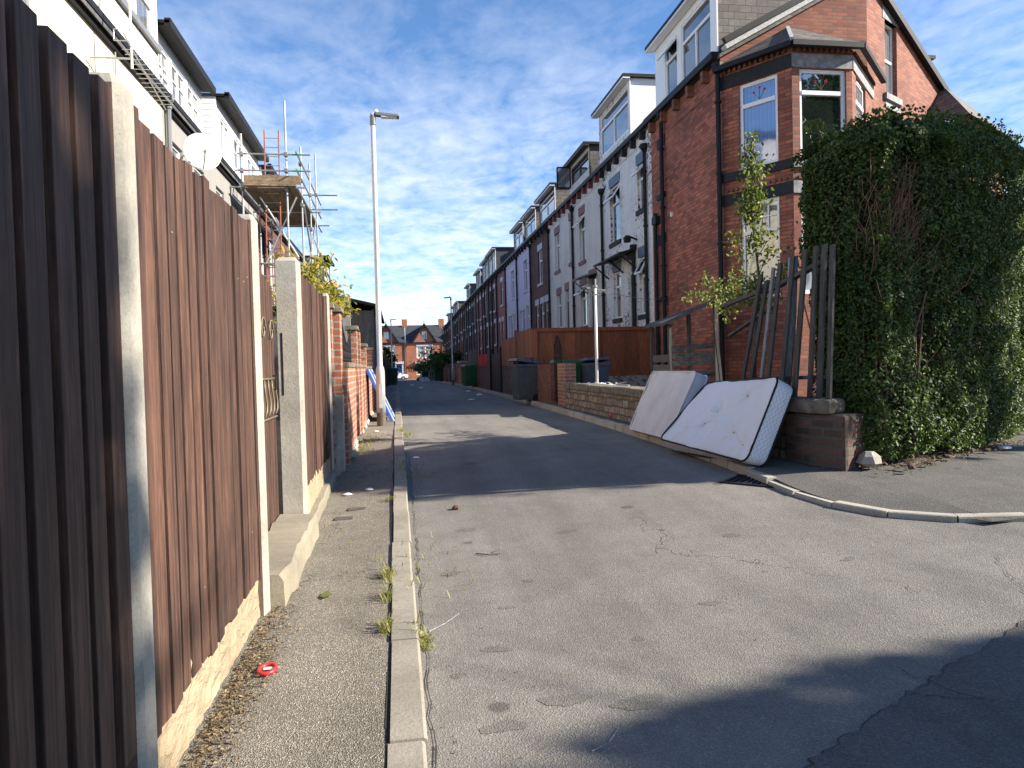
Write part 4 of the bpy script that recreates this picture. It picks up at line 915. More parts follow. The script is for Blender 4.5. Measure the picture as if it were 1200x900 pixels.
h8=rhouse(8,45.8,50.0,'narrow house front painted deep red in the right-hand row','brick_red',[(47.2,48.2,5.4,6.9)],[(47.2,48.0,2.8,4.3)],[(48.6,49.3,1.9,4.3)],lm='pale',sm='pale',pipes=((49.9,7.4,None),))
dormer_at={9:(50.4,54.4,9.55,'slate_blue'),10:(54.6,58.3,9.45,'slate_blue'),11:(59.5,63.2,9.3,'slate'),13:(68.5,72,9.2,'slate'),16:(82,86,9.0,'slate'),17:(86.6,90.5,9.0,'slate'),19:(95.5,99.5,8.9,'slate_blue')}
pal=['brick_dark','brick_dark','brick','brick_dark']
for k in range(13):
    y0=50+k*4.4;i=9+k;v=k%2
    lab='dark brick terraced house in the far stretch of the right-hand row'
    if i in dormer_at: lab='dark brick house topped by a dormer in the far stretch of the right-hand row'
    if i==9: lab='dark brick house with a big black slate dormer, next after the red painted house'
    up=[(y0+1.0+v,y0+1.9+v,5.3,6.9),(y0+3.3,y0+3.8,5.4,6.9)];lo=[(y0+.9,y0+1.8,2.9,4.4)]
    t=rhouse(i,y0,y0+4.4,lab,pal[k%4],up,lo,[(y0+2.7,y0+3.4,2.0,4.3)],lm='pale' if k!=5 else 'maroon',sm='pale',pipes=((y0+4.3,7.4,None),(y0+2.3,7.4,None)),group='far houses of the right-hand row')
    if i in dormer_at:
        a,c,z1,cm_=dormer_at[i];dz=-.7*ss(55,115,a);dormer(t,a,c,z1+dz,cm_,cm_,[(a+.2,(a+c)/2-.1,8.1+dz,z1-.15+dz,'mullion'),((a+c)/2+.1,c-.2,8.1+dz,z1-.15+dz,'mullion')],zb=7.91+dz,depth=2.6)
# ================================================================ houses across the far end
def end_house(k,xc,label):
    Y=119;z0=-.7;W=Wall((0,Y),(1,0),(0,-1));t=thing('brick_house',(xc,Y+4,z0),label,'house','houses across the end of the street')
    x0,x1=xc-3,xc+3;gz=4.2
    win=[(xc-1.55,xc-.75,2.75,4.75),(xc-.65,xc+.15,2.75,4.75),(xc+.25-1.0,xc+.25,6.2,7.3)]
    win=[(xc-1.3,xc-.05,2.9,4.9),(xc+.05,xc+1.3,2.9,4.9)];low=(xc-1.4,xc+.6,.2,2.0);dr=(xc+1.5,xc+2.4,-.6,1.9)
    b=MB();wall_sheet(b,W,x0,x1,z0,5.55,[*win,dr,low],.15)
    # gable over the windows with attic light
    aw=(xc-.42,xc+.42,6.1,7.3)
    for a,c in ((xc-1.7,aw[0]),(aw[1],xc+1.7)):
        zt=lambda x:8.35-abs(x-xc)*1.62
        b.add([W.pt(a,5.55,.02),W.pt(c,5.55,.02),W.pt(c,zt(c),.02),W.pt(a,zt(a),.02)],[(0,1,2,3)])
    b.add([W.pt(aw[0],5.55,.02),W.pt(aw[1],5.55,.02),W.pt(aw[1],6.1,.02),W.pt(aw[0],6.1,.02)],[(0,1,2,3)])
    b.add([W.pt(aw[0],7.3,.02),W.pt(aw[1],7.3,.02),W.pt(aw[1],7.67,.02),W.pt(xc,8.35,.02),W.pt(aw[0],7.67,.02)],[(0,1,2,3,4)])
    b.build('wall',M['brick_far'],t,recalc=False)
    for xx in (x0,x1-.05): b=MB();b.box(xx,xx+.05,Y+.1,Y+8,z0,5.5);b.build('side_wall',M['brick_far'],t)
    for h in win: window(W,*h,t,style='two',gl='glass_net',fw=.16);q=MB();q.wbox(W,h[0]-.05,h[1]+.05,h[3],h[3]+.25,-.1,.05);q.build('lintel',M['pale'],t)
    window(W,*aw,t,style='mullion',gl='glass_net',fw=.12);window(W,*low,t,style='two',gl='glass',fw=.16)
    b=MB();b.wbox(W,*dr,-.2,-.1);b.build('door',M['blue'] if k==1 else M['black'],t)
    b=MB();b.wbox(W,dr[0]-.25,dr[0],z0,2.1,0,.35);b.wbox(W,dr[1],dr[1]+.2,z0,2.1,0,.35);b.wbox(W,low[0]-.2,dr[1]+.3,2.1,2.45,0,.5);b.build('porch',M['pale'],t)
    b=MB();b.add([(x0,Y-.1,5.5),(x1,Y-.1,5.5),(x1,Y+3.4,8.5),(x0,Y+3.4,8.5)],[(0,1,2,3)]);b.add([(x0,Y+3.4,8.5),(x1,Y+3.4,8.5),(x1,Y+7,5.5),(x0,Y+7,5.5)],[(0,1,2,3)])
    b.add([(xc,Y-.35,8.52),(xc,Y+3.4,8.52),(xc-1.95,Y+.0,5.5),(xc-1.95,Y-.35,5.5)],[(0,1,2,3)]);b.add([(xc,Y-.35,8.52),(xc,Y+3.4,8.52),(xc+1.95,Y+.0,5.5),(xc+1.95,Y-.35,5.5)],[(0,1,2,3)])
    rf=b.build('roof',M['slate_blue'],t,recalc=False)
    b=MB();b.beam((xc-2.0,Y-.36,5.45),(xc,Y-.36,8.5),.08,.2);b.beam((xc+2.0,Y-.36,5.45),(xc,Y-.36,8.5),.08,.2);b.lathe((xc,Y-.36,8.5),[(.07,0),(.03,.7)],6);b.build('bargeboard',M['black'],t)
    b=MB();b.box(x0,x1,Y-.25,Y-.1,5.42,5.55);b.build('gutter',M['black'],t)
    b=MB();b.box(x1-.45,x1+.45,Y+3,Y+3.8,8.2,9.5);ch=b.build('chimney',M['brick_far'],t)
    b=MB();b.tube([(x1-.15,Y-.07,z0),(x1-.15,Y-.07,5.4)],.07,6);b.build('downpipe',M['black'],t)
for k,(xc,l) in enumerate(((-7.9,'red brick gabled house at the far end, mostly hidden by the left shed'),(-1.6,'red brick gabled house at the street end, directly behind the white car'),(4.5,'red brick gabled house at the street end, right of the one behind the car'),(10.6,'red brick house at the street end cut off by the right-hand row'))):
    end_house(k,xc,l)
tag(COL.objects[-1],None)
# ================================================================ right stone wall and pier
sw=thing('stone_wall',(3.75,11,.4),'low weathered stone wall with mossy copings on the right, behind the two mattresses','wall')
b=MB();b.box(3.60,3.88,6.35,15.38,.2,.80);b.build('masonry',M['stone'],sw)
b=MB();random.seed(14);y=6.3
while y<15.3:
    l=random.uniform(.55,.95);e=min(y+l,15.36);dx=random.uniform(-.02,.02);b.box(3.56+dx,3.93+dx,y,e-.012,.80+random.uniform(-.005,.005),.94+random.uniform(-.015,.02));y=e
b.build('coping',M['cope'],sw,bevel=.025)
b=MB();pl=[(3.58,6.34),(3.60,5.95),(3.74,5.62),(4.9,6.33),(7.5,7.95),(12,10.75),(11.8,11.0),(7.3,8.2),(4.7,6.6),(3.95,6.15),(3.92,6.34)]
b.prism(pl,.2,.84);b.build('brick_corner',M['soot_brick'],sw,bevel=.035)
b=MB();b.prism([(3.55,6.34),(3.57,5.93),(3.66,5.72),(3.9,5.86),(3.98,6.34)],.84,.97);b.build('corner_coping',M['cope'],sw,bevel=.03)
# bricks piers and gate by the bins
w=thing('yard_wall',(3.7,17.2,.4),'low brick wall and square pier either side of a narrow iron gate, near grey bin','wall')
b=MB();b.box(3.60,3.82,16.95,19.05,.2,1.34);b.build('masonry',M['brick_wall'],w);b=MB();b.box(3.60,3.84,15.40,16.15,.2,1.36);b.build('pier',M['brick_yard'],w)
b=MB();zt=lambda k:1.75+.2*math.sin(k/7*math.pi)
for k in range(8): yy=16.2+k*.098;b.tube([(3.7,yy,.45),(3.7,yy,zt(k))],.009,5);b.lathe((3.7,yy,zt(k)),[(.004,0),(.018,.03),(.002,.08)],6)
b.tube([(3.7,16.17,.6),(3.7,16.93,.6)],.012,6);b.tube([(3.7,16.17,1.55),(3.7,16.93,1.55)],.012,6);b.tube([(3.7,16.17,.45),(3.7,16.17,1.75)],.015,6);b.build('gate',M['black'],w)
# orange fence
of=thing('panel_fence',(4.5,19.2,.3),'tall orange-brown stained panel fence turning the yard corner behind the bins','fence')
b=MB();random.seed(17)
x=3.72
while x<6.9: b.box(x,min(x+.148,6.93),19.12,19.135+random.uniform(0,.006),.98,2.24);x+=.15
b.build('board_panel',M['orange'],of)
b=MB();b.box(3.66,6.96,19.06,19.12,2.22,2.32);b.box(3.66,6.96,19.07,19.118,.98,1.06)
for xx in (3.62,5.35,6.9): b.box(xx,xx+.1,19.05,19.14,.4,2.26)
b.build('frame',M['orange'],of)
b=MB();y=19.15
while y<21.85: b.box(3.60+random.uniform(0,.008),3.625,y,y+.142,.45,2.32+random.uniform(-.03,.02));y+=.146
y=21.95
while y<25.0: b.box(3.60+random.uniform(0,.008),3.625,y,y+.142,1.33,2.22+random.uniform(-.02,.02));y+=.146
b.build('board_panel',M['orange'],of)
b=MB();b.box(3.57,3.66,21.84,21.96,.4,2.4);b.build('post',M['orange'],of)
b=MB();b.box(3.62,3.9,21.96,25.1,.1,1.33);b.build('stone_base',M['stone_dark'],of)
ww=MB();ww.box(3.9,6.96,19.0,19.11,.2,.98);tag(ww.build('yard_wall',M['white_brick']),'low whitewashed brick wall under the orange-brown panel fence','wall')
# black gate and far boundaries
bg=thing('board_gate',(3.7,26.5,.3),'tall black boarded gate in the right boundary beyond the orange-brown fence','gate')
b=MB();y=25.25
while y<28.0: b.box(3.62,3.65,y,y+.13,.36,1.78+.06*math.sin(y*3));y+=.135
b.build('board_panel',M['black'],bg);b=MB();b.box(3.56,3.7,25.12,25.24,.2,2.0);b.box(3.56,3.7,28.0,28.12,.2,2.0);b.build('post',M['black'],bg)
yard_wall(28.2,32.3,3.62,'stone faced yard wall with a red cloth hung over it on the right boundary','stone_dark',.95,1,False,1)
rc=MB()
for k in range(9):
    for y0_ in (28.9,30.6): rc.box(3.56-.01*math.sin(k*2.1),3.60-.01*math.sin(k*2.1),y0_+k*.16,y0_+k*.16+.15,1.40,1.82)
tag(rc.build('red_cloth',plain('red_fabric',(.5,.015,.03),.7)),'bright red cloth hanging along the top of the right boundary wall','cloth')
yard_wall(32.4,36.6,3.62,'yard wall topped by a dark board screen on the right boundary','brick_wall',.95,1,True,2,gatemat='shed_wood')
ds=MB();y=32.5
while y<36.2: ds.box(3.56,3.59,y,y+.14,1.25,2.12+random.uniform(-.05,.05));y+=.15
tag(ds.build('board_screen',M['shed_wood']),'dark vertical board screen standing up behind the right boundary wall','screen')
for k in range(17):
    y0=36.8+k*4.45;m_=['brick_wall','brick_yard','stone','brick_dark','brick_wall'][k%5]
    yard_wall(y0,y0+4.3,3.62,'low yard wall with piers and a board gate, far along the right pavement',m_,.95,1,True,40+k,gatemat=['shed_wood','orange','black'][k%3],group='far right yard walls')
# ================================================================ washing line post
wp=thing('washing_line_post',(3.98,14.2,.45),'slim white metal post with short cross arms standing behind the low stone wall','post')
b=MB();b.tube([(3.98,14.2,.4),(3.98,14.2,2.88)],.030,8);b.build('pole',M['upvc_dull'],wp,smooth=True)
b=MB();b.beam((3.8,14.2,2.86),(4.2,14.2,2.80),.03,.03);b.beam((3.98,14.0,2.7),(3.98,14.5,2.74),.025,.025);b.lathe((3.98,14.2,2.86),[(.05,0),(.05,.05)],8);b.build('cross_arm',M['lintel_grey'],wp)
b=MB();b.tube([(3.98,14.2,2.8),(5.4,15.2,2.70),(6.9,16.4,2.85)],.005,4);b.build('line',M['grey_pipe'],wp)
b=MB();random.seed(5)
for k in range(14): x,y=3.98+random.uniform(-.25,.5),14.2+random.uniform(-.2,.5);b.beam((x,y,.90),(x+random.uniform(-.25,.25),y+random.uniform(-.2,.2),.94),.03,.015)
b.box(3.86,4.6,14.0,14.5,.80,.90);tag(b.build('timber_offcuts',M['upvc_dull']),'heap of pale timber offcuts at the foot of the white washing line post','offcuts')
# ================================================================ bins
def bin_(mat,lid='same',open_=0,w=.56,d=.70,h=1.0,name='wheelie_bin'):
    t=bpy.data.objects.new(name,None);COL.objects.link(t);OFF[t.name]=(0,0,0)
    b=MB();n=4
    def ring(k,z,i=0): hx=w/2*k-i;hy=d/2*k-i;return [(-hx,-hy,z),(hx,-hy,z),(hx,hy,z),(-hx,hy,z)]
    ks=[(.74,.05),(.80,.12),(.96,h-.13),(.97,h-.125),(1.04,h-.12),(1.04,h-.05)]
    vs=[p for k,z in ks for p in ring(k,z)];fs=[(i*4+j,i*4+(j+1)%4,(i+1)*4+(j+1)%4,(i+1)*4+j) for i in range(len(ks)-1) for j in range(4)]+[(3,2,1,0)]
    b.add(vs,fs)
    for sx in (-1,1): b.beam((sx*w*.30,-d*.385,.12),(sx*w*.36,-d*.487,h-.14),.03,.025,(0,1,0))
    b.build('body',M[mat],t,bevel=.025)
    b=MB();lm=mat if lid=='same' else lid
    zb=h-.045;hx=w/2*1.1;hy=d/2*1.1
    L=[(-hx,-hy,zb),(hx,-hy,zb),(hx,hy,zb),(-hx,hy,zb),(-hx*.9,-hy*.85,zb+.075),(hx*.9,-hy*.85,zb+.075),(hx*.85,hy*.95,zb+.10),(-hx*.85,hy*.95,zb+.10)]
    if open_:
        c,s_=math.cos(open_),math.sin(open_);L=[(x,hy+(y-hy)*c-(z-zb)*s_*0,zb+(hy-y)*s_+(z-zb)*c) for x,y,z in L]
    b.hexa(L);b.build('lid',M[lm],t,bevel=.02)
    b=MB();b.tube([(-w*.36,d*.57,h-.02),(w*.36,d*.57,h-.02)],.016,8);b.box(-w*.38,-w*.32,d*.48,d*.59,h-.05,h);b.box(w*.32,w*.38,d*.48,d*.59,h-.05,h);b.build('handle',M[mat],t)
    for sx in (-1,1):
        b=MB();x0=sx*w*.42
        vs=[];k=14
        for xx in (x0-.03,x0+.03):
            vs+=[(xx,d*.38+.1*math.cos(2*math.pi*j/k),.1+.1*math.sin(2*math.pi*j/k)) for j in range(k)]
        b.add(vs,[(j,(j+1)%k,k+(j+1)%k,k+j) for j in range(k)]+[tuple(range(k)),tuple(range(k,2*k))]);b.build('wheel',M['rubber'],t)
    return t
b0=bin_('bin_grey',open_=.12,w=.56,d=.62,h=1.03);b0.location=(3.28,18.75,.385);b0.rotation_euler=(0,0,R_(-78));tag(b0,'dark grey wheelie bin stuffed with black sacks on the right pavement','wheelie bin','wheelie bins along the street')
b=MB();random.seed(12)
for k in range(4): b.lathe((3.12+.11*k,18.7+random.uniform(-.12,.12),1.33),[(.05,0),(.14,.05),(.12,.13),(.03,.20)],9)
tag(b.build('black_sack',M['bag'],smooth=True),'crumpled black sacks bulging from under the lid of the grey wheelie bin','sack')
gb=bin_('bin_green');gb.location=(3.3,33.2,g(3.3,33.2)+.1);gb.rotation_euler=(0,0,R_(-75));tag(gb,'mid green wheelie bin on the right pavement in front of the low walls','wheelie bin','wheelie bins along the street')
for loc,rz,lab,mat in (((-.33,43,0),80,'green wheelie bin on the left pavement beyond the lamp post','bin_dark'),((4.15,17.6,.40),10,'green wheelie bin behind the brick wall next to a blue-grey lidded one','bin_green'),((2.95,80,0),-70,'small distant dark green bin by the black rubbish sacks','bin_dark'),((3.2,58,0),-80,'dark green bin standing under the far right bush','bin_dark')):
    c=place(gb,(loc[0],loc[1],loc[2] or g(loc[0],loc[1])+.09),R_(rz),lab)
    if mat!='bin_green':
        for ch in c.children:
            if ch.name.split('.')[0] in('body','lid','handle'):
                ch.data=ch.data.copy();ch.data.materials[0]=M[mat]
b1=bin_('bin_blue',open_=.08);b1.location=(4.75,17.2,.40);b1.rotation_euler=(0,0,R_(5));tag(b1,'blue-grey lidded wheelie bin behind the iron gate and brick pier','wheelie bin','wheelie bins along the street')
rb=MB();random.seed(3)
for k in range(8): rb.lathe((2.75+random.uniform(-.5,.4),76+random.uniform(-1.5,1.5),g(2.7,76)+.05),[(.15,0),(.3,.12),(.26,.3),(.06,.45)],10)
tag(rb.build('rubbish_sacks',M['bag'],smooth=True),'heap of black rubbish sacks far along the right kerb','rubbish')
rb=MB()
for k in range(5): rb.box(2.2+k*.2,2.45+k*.2,73.5+k*.1,74.2+k*.2,g(2.7,74)+.02,g(2.7,74)+.3+.1*(k%2))
tag(rb.build('dumped_bedding',M['white']),'pale dumped bedding beside the heap of black rubbish sacks','bedding')
# ================================================================ lamp posts
lp=thing('street_lamp',(0,0,0),'tall grey street lamp with a flat lantern beside the left kerb, nearest one','street lamp','street lamps')
b=MB();b.tube([(0,0,-.1),(0,0,.22)],.078,20);b.build('base_band',M['post_dark'],lp,smooth=False)
b=MB();b.lathe((0,0,.12),[(.074,.1),(.074,.78),(.068,.84),(.045,.90),(.043,3.0),(.038,5.1)],20);b.build('column',M['post'],lp,smooth=True)
b=MB();b.box(-.03,.03,-.079,-.072,.3,.7);b.build('access_door',M['post'],lp,bevel=.003)
b=MB();b.lathe((0,0,5.02),[(.05,0),(.05,.16),(.03,.18)],12);b.tube([(0,0,5.17),(.06,0,5.20),(.2,0,5.205)],.03,10)
b.hexa([(.05,-.055,5.175),(.44,-.085,5.155),(.44,.085,5.155),(.05,.055,5.175),(.05,-.045,5.235),(.42,-.07,5.20),(.42,.07,5.20),(.05,.045,5.235)])
b.build('lantern',M['grey_pipe'],lp,bevel=.008)
b=MB();b.box(.14,.40,-.06,.06,5.150,5.163);b.build('lens',M['white'],lp)
b=MB();b.lathe((.06,0,5.23),[(.03,0),(.035,.03),(.02,.055)],10);b.build('photocell',M['white'],lp)
l2=place(lp,(3.32,44,g(3.3,44)+.1),math.pi,'street lamp on the right pavement, its lantern reaching over the street from the right-hand houses')
l3=place(lp,(-.4,60,g(-.4,60)+.05),0,'smallest, most distant street lamp on the left, seen against the end houses')
lp.location=(-.285,12.4,.375)
# ================================================================ mattresses
def mattress(name,C8,label,tufts,mat_front,mat_side,pipe_mat,stripes):
    n0=C8['nbb'];t=thing(name,n0,label,'mattress','dumped mattresses')
    V={k:Vector(v) for k,v in C8.items()}
    def P(a,b_,c):  # a near->far, b bottom->top, c back->front
        return sum(((V[k]*((1-a) if k[0]=='n' else a)*((1-b_) if k[1]=='b' else b_)*((1-c) if k[2]=='b' else c)) for k in V),Vector())
    Ld=(V['fbf']-V['nbf']).length;Wd=(V['ntf']-V['nbf']).length;T=(V['nbf']-V['nbb']).length
    N=(V['nbf']-V['nbb']).normalized()
    r=.09;NB=120;per=[]
    # rounded rectangle outline in metres
    def outline(s,inset=0):
        seg=[];L=Ld-2*inset;W=Wd-2*inset
        return None
    pts=[]
    cs=[(Ld-r,Wd-r,0),(r,Wd-r,1),(r,r,2),(Ld-r,r,3)]
    for cx,cy,q in cs:
        for k in range(9): a=(q+k/8)*math.pi/2;pts.append((cx+r*math.cos(a),cy+r*math.sin(a)))
    # densify
    out=[]
    for i,p in enumerate(pts):
        q=pts[(i+1)%len(pts)];d_=math.hypot(q[0]-p[0],q[1]-p[1]);k=max(1,int(d_/.022))
        for j in range(k): out.append((p[0]+(q[0]-p[0])*j/k,p[1]+(q[1]-p[1])*j/k))
    n=len(out);cx,cy=Ld/2,Wd/2
    def disp(x,y,s):
        h=-.016*s**10
        dm=9
        for (tx,ty) in tufts:
            d_=math.hypot(x-tx*Ld,y-ty*Wd);dm=min(dm,d_);an=math.atan2(y-ty*Wd,x-tx*Ld)
            h-=.022*math.exp(-(d_/.05)**2)+.010*math.exp(-(d_/.17)**2)*(1+math.sin(an*7+tx*9))
        if stripes: h+=.0045*abs(math.sin(x*math.pi/.062))**.6-.004
        h+=.013*math.sin(x*7+y*5+1)*math.sin(y*6+x*2)+.004*math.sin(x*19+y*13)
        if tufts: d0=math.hypot(x-.52*Ld,(y-.42*Wd));an=math.atan2(y-.42*Wd,x-.52*Ld);h-=.009*math.exp(-((d0-.20)/.07)**2)*(1+.8*math.sin(an*5+1))
        if tufts: h+=.0035*math.sin(x*math.pi/.04+3*math.sin(y*5))*(s<.98)
        return h
    def mk(c,front):
        b=MB();K=26;vs=[P(.5,.5,c)+N*disp(cx,cy,0)*(1 if front else -1)];uv=[(cx,cy,0)]
        for q in range(1,K+1):
            s=(q/K)**.85
            for (x,y) in out:
                X=cx+(x-cx)*s;Y=cy+(y-cy)*s;vs.append(P(X/Ld,Y/Wd,c)+N*disp(X,Y,s)*(1 if front else -1));uv.append((X,Y,0))
        fs=[(0,1+j,1+(j+1)%n) for j in range(n)]+[(1+(q*n)+j,1+(q+1)*n+j,1+(q+1)*n+(j+1)%n,1+q*n+(j+1)%n) for q in range(K-1) for j in range(n)]
        b.add(vs,fs,0,uv);return b
    mk(1,True).build('top_panel',mat_front,t,smooth=True);mk(0,False).build('back_panel',mat_side,t,smooth=True)
    b=MB();K=8;vs=[];uv=[]
    for q in range(K+1):
        c=q/K
        for j,(x,y) in enumerate(out):
            bl=.012*math.sin(c*math.pi)+.004*math.sin(j*.35+c*4)*math.sin(c*math.pi)
            dx,dy=x-cx,y-cy;l=math.hypot(dx,dy);p=P(x/Ld,y/Wd,c);p2=P((x+dx/l*bl)/Ld,(y+dy/l*bl)/Wd,c);e=0 if 0<q<K else -.014
            vs.append(p2+N*(e if q==K else -e if q==0 else 0));uv.append((j*.022,c*T,0))
    b.add(vs,[(q*n+j,q*n+(j+1)%n,(q+1)*n+(j+1)%n,(q+1)*n+j) for q in range(K) for j in range(n)],0,uv);b.build('side_border',mat_side,t,smooth=True)
    for c in (1,0):
        b=MB();lp_=[P(x/Ld,y/Wd,c)+N*(-.014 if c else .014)+(P((x+(x-cx)*.008)/Ld,(y+(y-cy)*.008)/Wd,c)-P(x/Ld,y/Wd,c)) for x,y in out];lp_.append(lp_[0]);lp_.append(lp_[1])
        b.tube(lp_,.0095,6,cap=False);b.build('piping',M[pipe_mat],t,smooth=True)
    if tufts:
        b=MB()
        for tx,ty in tufts: p=P(tx,ty,1)-N*.034;b.lathe(p,[(.001,-.004),(.012,-.002),(.014,.004),(.002,.010)],8)
        b.build('tuft',M['cope'] if False else plain('tuft_thread',(.5,.42,.28),.8),t)
    return t
def fabric(name,c,zig=False,quilt=False,stain=.25,stripe=False):
    m=NT(name);p=m.pos(attr='tuv')
    n=m.noise(m.pos(),3,5,.6);col=m.mix(stain,c,m.ramp(n,[(.3,(.62,.58,.50)),(.62,(1,1,1))]),'MULTIPLY');
    w=m.noise(m.pos(),240,2);h=m.math('MULTIPLY',w,.15)
    if zig:
        sx=m.N('ShaderNodeSeparateXYZ');m.L(p,sx.inputs[0])
        tri=m.math('PINGPONG',m.math('MULTIPLY',sx.outputs[0],1.0),.03)
        v=m.math('ADD',sx.outputs[1],m.math('MULTIPLY',tri,1.0))
        s=m.math('PINGPONG',v,.02);gr=m.ramp(m.math('MULTIPLY',s,50),[(0,0),(.35,1)])
        h=m.math('ADD',h,gr);col=m.mix(.8,col,m.ramp(gr,[(0,.6),(1,1)]),'MULTIPLY')
    if stripe:
        sx=m.N('ShaderNodeSeparateXYZ');m.L(p,sx.inputs[0]);q_=m.math('PINGPONG',sx.outputs[0],.034);gr=m.ramp(m.math('MULTIPLY',q_,29),[(0,0),(.45,1)]);h=m.math('ADD',h,m.math('MULTIPLY',gr,1.6));col=m.mix(.4,col,m.ramp(gr,[(0,(.62,.58,.53)),(.8,(1,1,1))]),'MULTIPLY')
    if quilt:
        fl=m.noise(p,26,2,.5,2.5);h=m.math('ADD',h,m.math('MULTIPLY',fl,.5))
    m.col(col);m.rough(.85);m.b.inputs['Sheen Weight'].default_value=.3;m.bump(h,.5,.006);return m.m
fr_a=fabric('white_ticking',(.88,.88,.88),quilt=True,stain=.06);sd_a=fabric('quilted_border',(.78,.80,.86),zig=True,stain=.15)
fr_b=fabric('cream_ticking',(.82,.77,.71),stain=.35,stripe=True);sd_b=fabric('plain_border',(.62,.64,.68),stain=.4)
mattress('mattress',{'nbb':(3.25,6.07,.36),'nbf':(3.05,6.08,.42),'ntf':(3.40,6.11,1.17),'ntb':(3.585,6.11,1.07),'fbf':(2.89,7.81,.47),'ftf':(3.46,7.81,1.08),'fbb':(3.04,7.82,.33),'ftb':(3.60,7.81,.95)},
 'white button-tufted mattress with dark piping and zigzag quilted border, nearest the hedge',[(.32,.20),(.62,.35),(.80,.22),(.30,.78),(.55,.55),(.25,.3)][1:]+[(.10,.18)],fr_a,sd_a,'black',False)
mattress('mattress',{'nbb':(3.24,8.01,.38),'nbf':(3.06,8.02,.45),'ntf':(3.43,8.01,1.21),'ntb':(3.59,7.99,1.15),'fbf':(3.20,9.85,.41),'ftf':(3.55,9.83,1.2),'fbb':(3.38,9.83,.39),'ftb':(3.72,9.82,1.13)},
 'cream striped mattress without dark piping, leaning on the stone wall behind the white tufted one',[],fr_b,sd_b,'white',True)
# ================================================================ leaning slat fence
sfn=thing('paling_fence',(3.75,7,.9),'broken grey paling fence with leaning slats on top of the stone wall, beside the hedge','fence')
def pw(px,X=3.75): return px
pal_=[((7.46,.93),(6.98,2.20),.062),((7.27,.93),(6.87,2.12),.062),((7.02,.95),(6.73,2.24),.05),((6.88,.95),(6.60,2.27),.065),((6.60,.95),(6.37,2.30),.066),((6.36,.93),(6.16,2.33),.072),((6.10,.92),(5.99,2.33),.06),((5.95,.92),(5.86,2.32),.066),((5.80,.92),(5.74,2.30),.06)]
for k,((y0,z0_),(y1,z1_),w_) in enumerate(pal_):
    b=MB();b.beam((3.70,y0,z0_),(3.72,y1,z1_),.020,w_,(0,1,0));b.build('paling',M['grey_wood'] if k!=2 else M['silver_wood'],sfn)
b=MB();b.tube([(3.80,6.73,.4),(3.79,6.68,1.0),(3.78,6.53,1.7),(3.77,6.46,2.3)],.052,9,r1=.046);b.build('post',M['silver_wood'],sfn,smooth=True)
b=MB();b.beam((3.76,6.95,2.02),(3.75,5.95,2.18),.035,.07,(1,0,0));b.beam((3.78,7.5,1.12),(3.78,5.95,1.16),.035,.07,(1,0,0));b.beam((3.9,8.3,1.98),(3.76,6.9,2.06),.04,.05,(1,0,0));b.beam((3.9,8.1,1.62),(3.78,6.9,1.86),.03,.045,(1,0,0));b.build('rail',M['grey_wood'],sfn)
# ================================================================ lean-to shelter
sl=thing('lean_to_shelter',(5.9,14.2,.5),'ramshackle timber lean-to with a sloping felt roof against the corner house','shelter')
b=MB();b.hexa([(5.10,13.4,2.03),(6.12,13.1,2.50),(6.9,14.9,2.62),(5.35,15.2,2.08),(5.10,13.4,2.09),(6.12,13.1,2.56),(6.9,14.9,2.68),(5.35,15.2,2.14)]);b.build('roof',M['shed_wood'],sl)
b=MB()
for (x,y,z) in ((5.25,13.45,2.06),(6.08,13.2,2.47),(5.45,15.0,2.1),(5.95,14.2,2.3)): b.beam((x,y,.4),(x,y,z),.07,.07,(0,1,0))
b.beam((6.12,13.0,.5),(5.98,13.0,1.9),.05,.05,(0,1,0));b.build('post',M['grey_wood'],sl)
b=MB();random.seed(2)
for z in (.95,1.11,1.27,1.43,1.58): b.beam((5.28,13.42,z+random.uniform(-.05,.03)),(6.1,13.2,z+random.uniform(-.02,.10)),.02,.11)
for z in (1.0,1.2,1.4): b.beam((5.3,13.5,z),(5.45,15,z),.02,.15)
b.build('rail_board',M['grey_wood_x'],sl)
# ================================================================ gully grate, covers
gr=MB();c0=Vector((2.76,5.98));ux=Vector((.42,-.12)).normalized() ;ux=Vector((.32,-.42)).normalized();uy=Vector((.42,.32)).normalized()
def gp(a,b_,z): p=c0+ux*a+uy*b_;return (p.x,p.y,g(p.x,p.y)+z)
def gbox(a0,a1,b0,b1,z0,z1): gr.hexa([gp(a0,b0,z0),gp(a1,b0,z0),gp(a1,b1,z0),gp(a0,b1,z0),gp(a0,b0,z1),gp(a1,b0,z1),gp(a1,b1,z1),gp(a0,b1,z1)])
gbox(0,.52,0,.35,-.02,.004)
for k in range(9): gbox(.02+k*.056,.045+k*.056,.03,.32,.004,.011)
gbox(0,.52,0,.025,.004,.012);gbox(0,.52,.325,.35,.004,.012)
tag(gr.build('drain_grate',M['black']),'dark iron road gully grate set beside the right kerb below the white mattress','drain')
for (x,y,l) in ((-.47,6.12,'nearer small rusty stopcock cover in the left pavement'),(-.38,6.42,'farther small rusty stopcock cover in the left pavement')):
    b=MB();b.box(x-.075,x+.075,y-.05,y+.05,g(x,y)+.05,g(x,y)+.083);tag(b.build('stopcock_cover',M['post_dark'],bevel=.004),l,'cover','stopcock covers')
